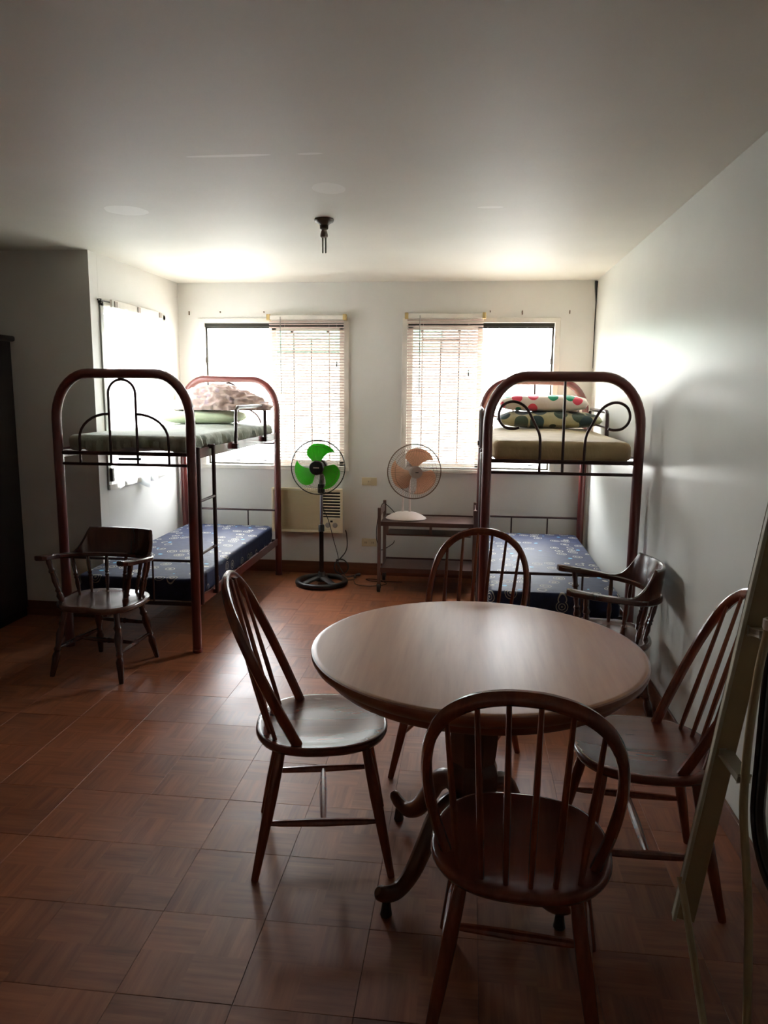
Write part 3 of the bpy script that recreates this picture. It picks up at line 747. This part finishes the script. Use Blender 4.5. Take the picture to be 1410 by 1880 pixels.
def make_chair(label, loc, rz):
    t = thing('dining_chair', label, 'chair', loc, rz, 'bow back dining chairs around the table')
    obj('seat', seat_mesh(.43, .43, SH, .032), 'chair_seat', t, ang=.9)
    obj('backrest_bow', tube(B(), bow_pts(), .0165, 10, ry=.0125, up=(0, .3, 1)), 'chair_wood', t)
    for k in range(6):
        u = (k-2.5)/2.5; xb = u*.135; xt = u*.158; s = bow_h(xt)-.008
        yb = -.178 + .035*u*u; yt = -.075-.225*(s/.49)
        obj('spindle', turned(B(), (xb, yb, SH-.012), (xt, yt, SH+s), [(0, .0062), (.12, .0075), (.35, .0085), (.7, .0068), (1, .0055)], 8), 'chair_wood', t)
    legs = {}
    for sx in (-1, 1):
        for sy, tx, ty, bx, by in ((1, .135, .135, .205, .215), (-1, .125, -.125, .195, -.212)):
            p, q = Vector((sx*bx, by, 0)), Vector((sx*tx, ty, SH-.025)); legs[sx, sy] = (p, q)
            obj('leg', turned(B(), p, q, [(0, .0115), (.06, .0125), (.35, .0165), (.62, .0185), (.85, .0165), (1, .0135)], 12), 'chair_wood', t)
    mids = []
    for sx in (-1, 1):
        a = legs[sx, -1][0].lerp(legs[sx, -1][1], .42); b = legs[sx, 1][0].lerp(legs[sx, 1][1], .42)
        obj('stretcher', turned(B(), a, b, [(0, .007), (.12, .0105), (.5, .0135), (.88, .0105), (1, .007)], 10), 'chair_wood', t); mids.append((a+b)/2)
    obj('stretcher', turned(B(), mids[0], mids[1], [(0, .007), (.12, .0105), (.5, .0135), (.88, .0105), (1, .007)], 10), 'chair_wood', t)
    return t
def face(dx, dy): return math.atan2(dy, dx) - PI/2
make_chair('red brown bow back chair with its back to the camera, nearest of all', (.150, 1.700, 0), face(.09, 1))
make_chair('red brown bow back chair on the left side of the round table', (-.458, 2.295, 0), face(math.cos(.197), math.sin(.197)))
make_chair('red brown bow back chair between the round table and the right wall', (.560, 2.255, 0), face(-1, .02))
make_chair('red brown bow back chair on the far side of the round table', (-.012, 2.885, 0), face(-.31, -.95))

# ------------------------------------------------------------------ captain's armchairs
def make_armchair(label, loc, rz, tilt=0):
    t = thing('captains_chair', label, 'armchair', loc, rz, 'dark captain armchairs')
    sz = .392
    O = []
    for k in range(56):
        a = 2*PI*k/56; c, s = math.cos(a), math.sin(a); e = 2/3.0
        x = .225*math.copysign(abs(c)**e, c); y = .205*math.copysign(abs(s)**e, s)
        if s > 0: x *= 1+.03*s; y -= .012*math.cos(x/.225*PI*2)*s
        else: x *= 1-.12*s*s
        O.append((x, y))
    obj('seat', seat_mesh(0, 0, sz, .036, .014, O), 'seat_wood', t, ang=.9)
    # arm bow: horseshoe, front tips at +y; falls slightly to the back
    def bowp(u):        # u -1..1
        a = u*PI*.5
        if abs(u) > .55:
            s = (abs(u)-.55)/.45; x = .225 + .015*math.sin(s*PI) + .01*s; y = -.06 + .27*s
            return math.copysign(x, u), y
        a = u/.55*PI/2; return .225*math.sin(a), -.06 - .165*math.cos(a)
    def zb(y): return .585 + .055*(y+.22)/.42
    us = [-1+2*k/60 for k in range(61)]
    bm = B(); rings = []
    for u in us:
        x, y = bowp(u); x2, y2 = bowp(min(1, u+.02)); x1, y1 = bowp(max(-1, u-.02))
        tx, ty = x2-x1, y2-y1; L = math.hypot(tx, ty); nx, ny = ty/L, -tx/L
        if nx*x + ny*(y+.06) < 0: nx, ny = -nx, -ny
        w_ = .021 + (.012*math.sin(min(1, max(0, (abs(u)-.80)/.18))*PI/2) if abs(u) > .80 else 0)
        if abs(u) > .985: w_ *= .62
        z = zb(y); th = .013
        rings.append([bm.verts.new((x+nx*a*w_, y+ny*a*w_, z+b*th)) for a, b in ((-1, -.6), (-.7, -1), (.7, -1), (1, -.6), (1, .6), (.7, 1), (-.7, 1), (-1, .6))])
    for A, Q in zip(rings, rings[1:]):
        for k in range(8): bm.faces.new((A[k], A[(k+1) % 8], Q[(k+1) % 8], Q[k]))
    bm.faces.new(rings[0][::-1]); bm.faces.new(rings[-1])
    obj('arm_bow', bm, 'arm_wood', t)
    # crest: curved slab standing on the bow, ends sweeping down
    bm = B(); rings = []; n = 40
    for k in range(n+1):
        u = -.56+1.12*k/n; x, y = bowp(u); a = abs(u)/.56
        h = .140 if a < .56 else .140*max(.0, (1-((a-.56)/.44)))**2.1 + .002
        ln = math.hypot(x, y+.06); ox_, oy_ = (x/ln, (y+.06)/ln)
        lean = .12*h; z = zb(y)+.012; wt = .011
        R_ = []
        for (o_, hh) in ((-wt, 0), (wt, 0), (wt*.8+lean, h*.96), (wt*.3+lean, h), (-wt*.5+lean, h), (-wt*.9+lean, h*.95)):
            R_.append(bm.verts.new((x+ox_*o_, y+oy_*o_, z+hh)))
        rings.append(R_)
    for A, Q in zip(rings, rings[1:]):
        for k in range(6): bm.faces.new((A[k], A[(k+1) % 6], Q[(k+1) % 6], Q[k]))
    bm.faces.new(rings[0][::-1]); bm.faces.new(rings[-1])
    obj('crest_rail', bm, 'arm_wood', t)
    sp = [(0, .007), (.12, .009), (.30, .013), (.42, .009), (.46, .0125), (.50, .009), (.54, .0125), (.58, .009), (.75, .012), (1, .008)]
    post = [(0, .011), (.08, .014), (.16, .019), (.24, .012), (.28, .017), (.33, .011), (.50, .016), (.66, .012), (.70, .018), (.76, .012), (.9, .014), (1, .012)]
    for u in (-.36, -.18, 0, .18, .36, -.56, .56):
        x, y = bowp(u); obj('spindle', turned(B(), (x*.80, y*.80+.0, sz-.012), (x, y, zb(y)-.004), sp, 9), 'arm_wood', t)
    for s in (-1, 1):
        x, y = bowp(s*.86); obj('arm_post', turned(B(), (s*.185, y-.02, sz-.012), (x, y, zb(y)-.004), post, 10), 'arm_wood', t)
    lp_ = [(0, .012), (.05, .014), (.14, .016), (.30, .021), (.36, .014), (.40, .019), (.44, .014), (.62, .023), (.72, .014), (.77, .021), (.82, .015), (1, .017)]
    legs = {}
    for sx in (-1, 1):
        for sy, tx, ty, bx, by in ((1, .150, .130, .205, .200), (-1, .130, -.125, .180, -.205)):
            p, q = Vector((sx*bx, by, 0)), Vector((sx*tx, ty, sz-.03)); legs[sx, sy] = (p, q)
            obj('leg', turned(B(), p, q, lp_, 12), 'arm_wood', t)
    sp2 = [(0, .007), (.2, .011), (.42, .012), (.46, .016), (.5, .012), (.54, .016), (.58, .012), (.8, .011), (1, .007)]
    mids = []
    for sx in (-1, 1):
        a = legs[sx, -1][0].lerp(legs[sx, -1][1], .42); b = legs[sx, 1][0].lerp(legs[sx, 1][1], .42)
        obj('stretcher', turned(B(), a, b, sp2, 9), 'arm_wood', t); mids.append((a+b)/2)
    obj('stretcher', turned(B(), mids[0], mids[1], sp2, 9), 'arm_wood', t)
    a = legs[-1, -1][0].lerp(legs[-1, -1][1], .6); b = legs[1, -1][0].lerp(legs[1, -1][1], .6)
    obj('stretcher', turned(B(), a, b, sp2, 9), 'arm_wood', t)
    return t
make_armchair('dark brown captain armchair in front of the left bunk bed', (-1.940, 3.735, 0), face(-.11, -1))
make_armchair('dark brown captain armchair against the right wall beside the right bunk', (.665, 3.52, 0), face(-1, .03))

# ------------------------------------------------------------------ fans
def ring_pts(r, n=48, z=0): return [(r*math.cos(2*PI*k/n), r*math.sin(2*PI*k/n), z) for k in range(n)]
def fan_cage(t, M4, R, depth, wire, ringmat, nw=76, wr=.0008, front_ring=True):
    """cage built about local z (front = +z), placed by matrix M4"""
    def put(bm): bm.transform(M4); return bm
    cg = obj('cage', put(tube(B(), ring_pts(R), .0042, 8, True)), ringmat, t)
    bm = B()
    for side, sgn in (('front', 1), ('back', -1)):
        for k in range(nw):
            a = 2*PI*k/nw; c, s = math.cos(a), math.sin(a); P = []
            for f in (.22, .5, .78, .93, 1.0):
                P.append((R*f*c, R*f*s, sgn*depth*math.sqrt(max(0, 1-f**3.2))))
            tube(bm, P, wr, 3)
    obj('cage_wires', put(bm), wire, cg, kind='stuff')
    for sgn in (1, -1):
        f = .78; obj('cage_ring', put(tube(B(), ring_pts(R*f, 40, sgn*depth*math.sqrt(1-f**3.2)), .0013, 5, True)), wire, cg)
    return cg
def blade(bm, a0, r0, R1, wroot, wtip, pitch, th=.0016, sweep=-.25):
    """broad swept blade; g=-1 is the pointed clockwise edge, g=+1 the rounded one"""
    n, m = 16, 14; V = {}
    for side in (0, 1):
        for i in range(n+1):
            f = i/n
            for j in range(m+1):
                g_ = -1+2*j/m
                Rt = R1*(1-.30*max(0, g_)**2.6 - .06*max(0, -g_)**6)
                w = wroot + (wtip-wroot)*f**.8
                ang = a0 + sweep*f*f + g_*w - .10*max(0, -g_)**3*f**6
                r = r0+(Rt-r0)*f
                z = pitch*g_*(1-.3*f) + .010*(1-g_*g_) + (th if side else 0)
                V[side, i, j] = bm.verts.new((r*math.cos(ang), r*math.sin(ang), z))
    for i in range(n):
        for j in range(m):
            bm.faces.new((V[1, i, j], V[1, i+1, j], V[1, i+1, j+1], V[1, i, j+1])); bm.faces.new((V[0, i, j], V[0, i, j+1], V[0, i+1, j+1], V[0, i+1, j]))
    for i in range(n):
        for j in (0, m): bm.faces.new((V[0, i, j], V[0, i+1, j], V[1, i+1, j], V[1, i, j]))
    for j in range(m):
        for i in (0, n): bm.faces.new((V[0, i, j], V[0, i, j+1], V[1, i, j+1], V[1, i, j]))
    return bm
def head_matrix(pos, direction, roll=0):
    d = Vector(direction).normalized(); x = Vector((0, 0, 1)).cross(d).normalized(); y = d.cross(x)
    m = Matrix(((x.x, y.x, d.x, pos[0]), (x.y, y.y, d.y, pos[1]), (x.z, y.z, d.z, pos[2]), (0, 0, 0, 1)))
    return m @ Matrix.Rotation(roll, 4, 'Z')
# stand fan
sf = thing('stand_fan', 'black stand fan with bright green blades in front of the air conditioner', 'fan', (-1.130, 5.665, 0))
bs = obj('base', tube(B(), ring_pts(.188, 48, .022), .020, 12, True, ry=.022), 'black', sf)
for a in (-PI/2-.75, -PI/2+.75, PI/2):
    obj('spoke', tube(B(), [(.03*math.cos(a), .03*math.sin(a), .055), (.10*math.cos(a), .10*math.sin(a), .046), (.18*math.cos(a), .18*math.sin(a), .028)], [.036, .030, .026], 10, ry=[.016, .014, .012], up=(math.sin(a), -math.cos(a), 0)), 'black', bs)
obj('base_collar', lathe(B(), [(0, .03), (.05, .03), (.048, .06), (.032, .075), (.026, .10), (0, .10)], 20), 'black', sf)
obj('lower_pole', lathe(B(), [(0, .09), (.0175, .09), (.0175, .435), (0, .435)], 16), 'black_gloss', sf)
obj('collar', lathe(B(), [(0, .425), (.024, .425), (.024, .47), (.019, .478), (0, .478)], 16), 'black', sf)
obj('upper_pole', lathe(B(), [(0, .47), (.0115, .47), (.0115, .74), (0, .74)], 16), 'chrome', sf)
obj('neck', box(B(), -.026, .026, -.02, .03, .725, .80, .01), 'black', sf)
HM = head_matrix((0.008-.02, -.06, .932), (.03, -1, .06), 0)
bm = B(); lathe(bm, [(0, -.165), (.03, -.16), (.055, -.13), (.06, -.09), (.058, -.05), (.03, -.035), (0, -.035)], 20, HM)
obj('motor', bm, 'black', sf)
obj('tilt_bracket', tube(B(), [(0, 0.01, .79), (0, .035, .85), (-.005, .05, .91)], [.022, .018, .018], 10), 'black', sf)
cg = fan_cage(sf, HM, .207, .075, 'rust', 'black_gloss')
for k, a in enumerate((PI/2+.05, PI/2+.05+2*PI/3, PI/2+.05+4*PI/3)):
    bm = blade(B(), a+.10, .035, .182, .46, .72, .020, sweep=-.15); bm.transform(HM); obj('blade', bm, 'green', sf)
bm = B(); lathe(bm, [(0, -.03), (.048, -.03), (.05, .03), (.053, .06), (.055, .076), (.05, .084), (0, .088)], 28, HM); obj('hub', bm, 'black', sf, label='black hub')
bm = box(B(), -.022, .022, -.004, .004, .0875, .0895, .0008); bm.transform(HM); obj('badge', bm, 'grey_plastic', sf, label='small silver badge')
# cart
ct = thing('trolley_cart', 'brown metal trolley on castors below the right back window', 'cart', (-.27, 5.67, 0))
cx0, cx1, cy0, cy1 = -.385, .330, -.165, .195
for (x, y, zt) in ((cx0, cy0, .648), (cx0, cy1, .655), (cx1, cy0, .648), (cx1, cy1, .655)):
    lg = obj('leg', box(B(), x-.012, x+.012, y-.012, y+.012, .058, zt, .002), 'cart', ct, False)
    cs = obj('castor', tube(B(), [(x-.012, y-.008, .031), (x+.012, y-.008, .031)], .031, 16), 'black', ct)
    obj('fork', box(B(), x-.016, x+.016, y-.012, y+.014, .03, .064, .003), 'cord', cs, False)
for x in (cx0, cx1): obj('end_panel', box(B(), x-.003, x+.003, cy0+.012, cy1-.012, .575, .635, .001), 'cart', ct, False)
def tray(z, lip, x0, x1, name, mat):
    t_ = obj(name, box(B(), x0, x1, cy0+.002, cy1-.002, z-.004, z), mat, ct, False)
    obj('lip', box(B(), x0, x1, cy0-.014, cy0-.011, z-.022, z+lip, .001), mat, t_, False)
    obj('lip', box(B(), x0, x1, cy1+.011, cy1+.014, z-.022, z+lip, .001), mat, t_, False)
    for x in (x0, x1): obj('lip', box(B(), x-.0015, x+.0015, cy0-.012, cy1+.012, z-.02, z+lip, .001), mat, t_, False)
    obj('flange', box(B(), x0, x1, cy0-.012, cy0+.003, z-.004, z-.001), mat, t_, False)
    obj('flange', box(B(), x0, x1, cy1-.003, cy1+.012, z-.004, z-.001), mat, t_, False)
tray(.535, .010, cx0+.013, cx1-.013, 'top_tray', 'cart_shelf')
obj('middle_shelf', box(B(), cx0+.05, cx1-.03, cy0+.04, cy1-.10, .432, .444, .002), 'cart_shelf', ct, False)
for x in (cx0+.055, .0, cx1-.036): obj('hanger', box(B(), x-.010, x+.010, cy0+.05, cy0+.056, .435, .528), 'cart', ct, False)
tray(.178, .012, cx0+.013, cx1-.013, 'bottom_tray', 'cart_shelf')
# table fan on the cart
tf = thing('table_fan', 'cream table fan with peach blades and white base on the trolley', 'fan', (-.470, 5.70, .5365))
obj('base', lathe(B(), [(0, 0), (.15, 0), (.158, .006), (.153, .014), (.12, .034), (.08, .050), (.04, .058), (0, .060)], 40, sy=.75), 'white_plastic', tf)
for sx in (-.027, .027): obj('neck_post', turned(B(), (sx, .0, .05), (sx*.85, .012, .33), [(0, .013), (.12, .0085), (1, .0075)], 10), 'white_plastic', tf)
HM2 = head_matrix((.062, -.035, .372), (.30, -1, .02), 0)
bm = B(); lathe(bm, [(0, -.16), (.03, -.155), (.05, -.12), (.053, -.07), (.03, -.03), (0, -.03)], 20, HM2); obj('motor', bm, 'grey_plastic', tf)
obj('neck_block', box(B(), -.03, .04, -.01, .06, .31, .36, .012), 'white_plastic', tf)
fan_cage(tf, HM2, .208, .08, 'rust', 'rust')
for k in range(3):
    bm = blade(B(), PI/2-.12+2*PI*k/3, .035, .182, .52, .80, .020, sweep=-.05); bm.transform(HM2); obj('blade', bm, 'peach', tf)
bm = B(); lathe(bm, [(0, -.03), (.040, -.03), (.045, .03), (.047, .07), (.044, .084), (0, .09)], 28, HM2); obj('hub', bm, 'grey_plastic', tf, label='grey hub')
bm = box(B(), -.012, .012, -.003, .003, .0885, .0905, .0006); bm.transform(HM2); obj('badge', bm, 'cord', tf, label='tiny dark badge')

# ------------------------------------------------------------------ air conditioner
ac = thing('air_conditioner', 'yellowed cream window air conditioner set in the back wall', 'air conditioner', (-1.31, YB, .355))
w_, h_ = .295, .367; dp = .07
obj('body', box(B(), -w_+.012, w_-.012, -dp+.03, -.001, .008, h_-.008, .004), 'cream', ac, False)
for (a, b, c, d) in ((-w_, w_, h_-.02, h_), (-w_, w_, 0, .022), (-w_, -w_+.018, .018, h_-.018), (w_-.018, w_, .018, h_-.018), (.118, .132, .018, h_-.018)):
    obj('bezel', box(B(), a, b, -dp, -dp+.03, c, d, .004), 'cream', ac, False)
gr = obj('front_grille', box(B(), -w_+.018, .118, -dp+.006, -dp+.031, .022, h_-.02), 'ac_grille', ac, False)
ngr = 44; x0g, x1g = -w_+.02, .116
for k in range(ngr):
    z = .026 + (h_-.05)*k/(ngr-1)
    if k == 0: gm = bpy.data.meshes.new('rib'); bm_ = box(B(), x0g, x1g, -.0015, .0015, -.0017, .0017); bm_.to_mesh(gm); bm_.free(); gm.materials.append(M['ac_grille'])
    link('rib', gm, gr, (0, -dp+.004, z))
lv = obj('louver_frame', box(B(), .132, w_-.018, -dp+.022, -dp+.026, .128, h_-.02), 'dark_gap', ac, False, 'dark louver recess')
for k in range(9): 
    z = .146 + k*.0245
    bm = box(B(), .134, w_-.02, -.0065, .0065, -.002, .002, .0008); o = obj('louver', bm, 'cream', lv, False); o.location = (0, -dp+.012, z); o.rotation_euler = (.55, 0, 0)
cp = obj('control_panel', box(B(), .132, w_-.018, -dp+.004, -dp+.02, .022, .128, .003), 'cream', ac, False)
obj('display', box(B(), .195, .215, -dp+.001, -dp+.006, .090, .105, .001), 'dark_gap', cp, False, 'dark indicator')
for x in (.175, .235):
    m4 = Matrix.Translation((x, -dp+.004, .066)) @ Matrix.Rotation(PI/2, 4, 'X')
    obj('knob', lathe(B(), [(0, .0), (.021, 0), (.021, .004), (.015, .006), (.013, .016), (0, .017)], 20, m4), 'grey_plastic', cp)
obj('caution_band', box(B(), .134, w_-.02, -dp-.001, -dp+.004, .114, .126, .002), 'cream', cp, False)

# outlets
def outlet(x, z, slots, label):
    t = thing('outlet', label, 'wall outlet', (x, YB, z))
    obj('plate', box(B(), -.062, .062, -.008, 0, -.033, .033, .003), 'ivory', t, False)
    for s in slots:
        so = obj('socket', box(B(), s-.016, s+.016, -.0095, -.006, -.018, .018, .002), 'ivory', t, False)
        for d in (-.006, .006): obj('slot', box(B(), s+d-.0015, s+d+.0015, -.0105, -.008, -.008, .006), 'dark_gap', so, False)
outlet(-.802, .782, (0,), 'ivory wall outlet with one socket, above the other between the fans')
outlet(-.800, .274, (-.028, .03), 'ivory wall outlet with two sockets, low on the back wall')

# cords
def cord(name, pts, r, mat, label, k=6, plug=None):
    t = thing(name, label, 'power cord', pts[0])
    o0 = Vector(pts[0]); P = [Vector(p)-o0 for p in pts]
    obj('cable', tube(B(), smoothpath(P, k), r, 7), mat, t)
    if plug:
        p, q = Vector(plug[0])-o0, Vector(plug[1])-o0
        obj('plug', turned(B(), p, q, [(0, .006), (.2, .009), (.7, .013), (1, .012)], 10), mat, t)
    return t
coil = [(-.997, YB-.012, .372), (-.985, YB-.03, .34), (-.978, YB-.04, .25), (-.995, YB-.05, .19), (-1.045, YB-.055, .13)]
for k in range(26):
    a = PI*.75 + 2*PI*k/12.5; coil.append((-1.022+.058*math.cos(a), YB-.07-.010*math.sin(k*.9), .076+.062*math.sin(a)))
coil += [(-.99, 5.93, .012), (-.96, 5.90, .006), (-.93, 5.93, .006), (-.90, 5.95, .010)]
cord('power_cord', coil, .0048, 'cord', 'grey air conditioner cord coiled against the baseboard', 5, ((-.905, 5.948, .012), (-.865, 5.965, .014)))
cord('power_cord', [(-1.135, 5.70, .80), (-1.15, 5.80, .62), (-1.12, 5.92, .46), (-1.085, 5.97, .28), (-1.055, 5.99, .15), (-1.05, 5.96, .05), (-1.0, 5.88, .006), (-.95, 5.80, .006), (-.90, 5.82, .006), (-.89, 5.87, .008)], .003, 'blackcord', 'thin black stand fan cord running down to the floor', 5, ((-.89, 5.865, .010), (-.90, 5.90, .012)))
cord('power_cord', [(-.89, 5.78, .006), (-.86, 5.68, .006), (-.80, 5.64, .006), (-.72, 5.64, .006), (-.62, 5.72, .006), (-.70, 5.84, .006), (-.80, 5.85, .006), (-.76, 5.80, .006), (-.69, 5.79, .006), (-.5, 5.80, .006)], .003, 'blackcord', 'loose black cord lying on the floor beside the trolley wheels', 5)
cord('power_cord', [(-.56, 5.78, .56), (-.60, 5.80, .60), (-.655, 5.82, .635), (-.685, 5.86, .60), (-.72, 5.93, .48), (-.735, 5.98, .34), (-.72, 5.99, .26), (-.69, 5.97, .225), (-.60, 5.96, .28), (-.585, 5.96, .31)], .003, 'blackcord', 'black table fan cord hanging from the left end of the trolley', 5)

# ------------------------------------------------------------------ wardrobe
wd = thing('wardrobe', 'tall dark wooden wardrobe at the left edge', 'wardrobe', (-3.42, 4.30, 0))
hx = .505
obj('body', box(B(), -hx, hx, -.25, .265, .06, 1.80, .004), 'espresso', wd, False)
obj('plinth', box(B(), -hx+.01, hx-.01, -.235, .26, 0, .06), 'espresso', wd, False)
obj('cornice', box(B(), -hx-.035, hx+.035, -.29, .268, 1.80, 1.835, .012), 'espresso', wd, False)
for s in (-1, 1):
    d_ = obj('door', box(B(), min(s*.004, s*(hx-.01)), max(s*.004, s*(hx-.01)), -.27, -.25, .08, 1.78, .004), 'espresso', wd, False)
    obj('handle', tube(B(), [(s*.04, -.275, .9), (s*.04, -.295, .92), (s*.04, -.295, 1.02), (s*.04, -.275, 1.04)], .006, 8), 'chrome', d_)

# ------------------------------------------------------------------ cream folding frame and black rimmed clear panel at the right edge
ff = thing('folding_frame', 'cream metal folding frame with flat rails at the right edge', 'folding frame', (.6, 1.5, 0))
o0 = Vector((.6, 1.5, 0))
rb, rt = Vector((.549, 1.705, .255)), Vector((.652, 1.58, 1.40))
d = (rt-rb).normalized()
r_ = obj('side_rail', obox(B(), rb-o0, rt-o0, .044, .004, up=(.15, 1, 0), bev=.001), 'cream_metal', ff, False)
s_ = d.cross(Vector((.15, 1, 0))).normalized(); s_ = s_ if s_.x < 0 else -s_
obj('flange', obox(B(), rb+s_*.024-o0, rt+s_*.024-o0, .006, .026, up=(.15, 1, 0), bev=.001), 'light_metal', r_, False, 'lighter edge')
obj('leg', tube(B(), [Vector(p)-o0 for p in ((.531, 1.70, .37), (.536, 1.66, .32), (.540, 1.50, .165), (.545, 1.345, .008))], .0085, 10), 'cream_metal', ff)
TP = smoothpath([(.624, 1.56, 1.06), (.619, 1.56, 1.016), (.610, 1.56, .942), (.603, 1.56, .803), (.603, 1.56, .692), (.607, 1.56, .616), (.617, 1.56, .54), (.625, 1.53, .40), (.628, 1.50, .2), (.628, 1.48, .006)], 4)
obj('tube', tube(B(), [p-o0 for p in TP], .0088, 12), 'cream_metal', ff, label='bent round tube')
obj('cap', lathe(B(), [(0, 0), (.012, 0), (.014, .004), (.014, .022), (0, .026)], 12, Matrix.Translation(Vector((.624, 1.56, 1.035))-o0)), 'white_plastic', ff, label='pale cap on the tube')
for (p, q) in (((.592, 1.653, .716), (.604, 1.568, .700)), ((.617, 1.620, 1.013), (.622, 1.568, 1.022))):
    obj('rung', obox(B(), Vector(p)-o0, Vector(q)-o0, .022, .016, bev=.004), 'light_metal', ff, False)
pn = thing('standing_panel', 'black rimmed clear panel on cream legs, cut off by the right edge', 'panel', (.66, 1.25, 0))
def rrect(y0, y1, z0, z1, rc, n=8, x=0):
    P = []
    for (cy, cz, a0) in ((y1-rc, z0+rc, -PI/2), (y1-rc, z1-rc, 0), (y0+rc, z1-rc, PI/2), (y0+rc, z0+rc, PI)):
        for k in range(n+1):
            a = a0+PI/2*k/n; P.append((x, cy+rc*math.cos(a), cz+rc*math.sin(a)))
    return P
obj('rim', tube(B(), rrect(-.36, .395, .48, 1.18, .14), .0085, 10, True), 'black_gloss', pn, label='black rim')
obj('inner_rim', tube(B(), rrect(-.335, .370, .505, 1.155, .12, x=.004), .0105, 10, True), 'alu_dark', pn, label='grey inner rim')
bm = B(); P = rrect(-.335, .370, .505, 1.155, .12); a = [bm.verts.new((.002, y, z)) for x, y, z in P]; b = [bm.verts.new((.006, y, z)) for x, y, z in P]
n = len(P)
for k in range(n): bm.faces.new((a[k], a[(k+1) % n], b[(k+1) % n], b[k]))
bm.faces.new(a); bm.faces.new(b[::-1]); obj('pane', bm, 'glass', pn, False)
for y in (.17, -.17): obj('leg', tube(B(), [(.0, y, .475), (.004, y, .3), (.004, y, .012)], .008, 8), 'cream_metal', pn)
obj('foot_bar', tube(B(), [(.004, -.25, .01), (.004, .22, .01)], .01, 8), 'cream_metal', pn)
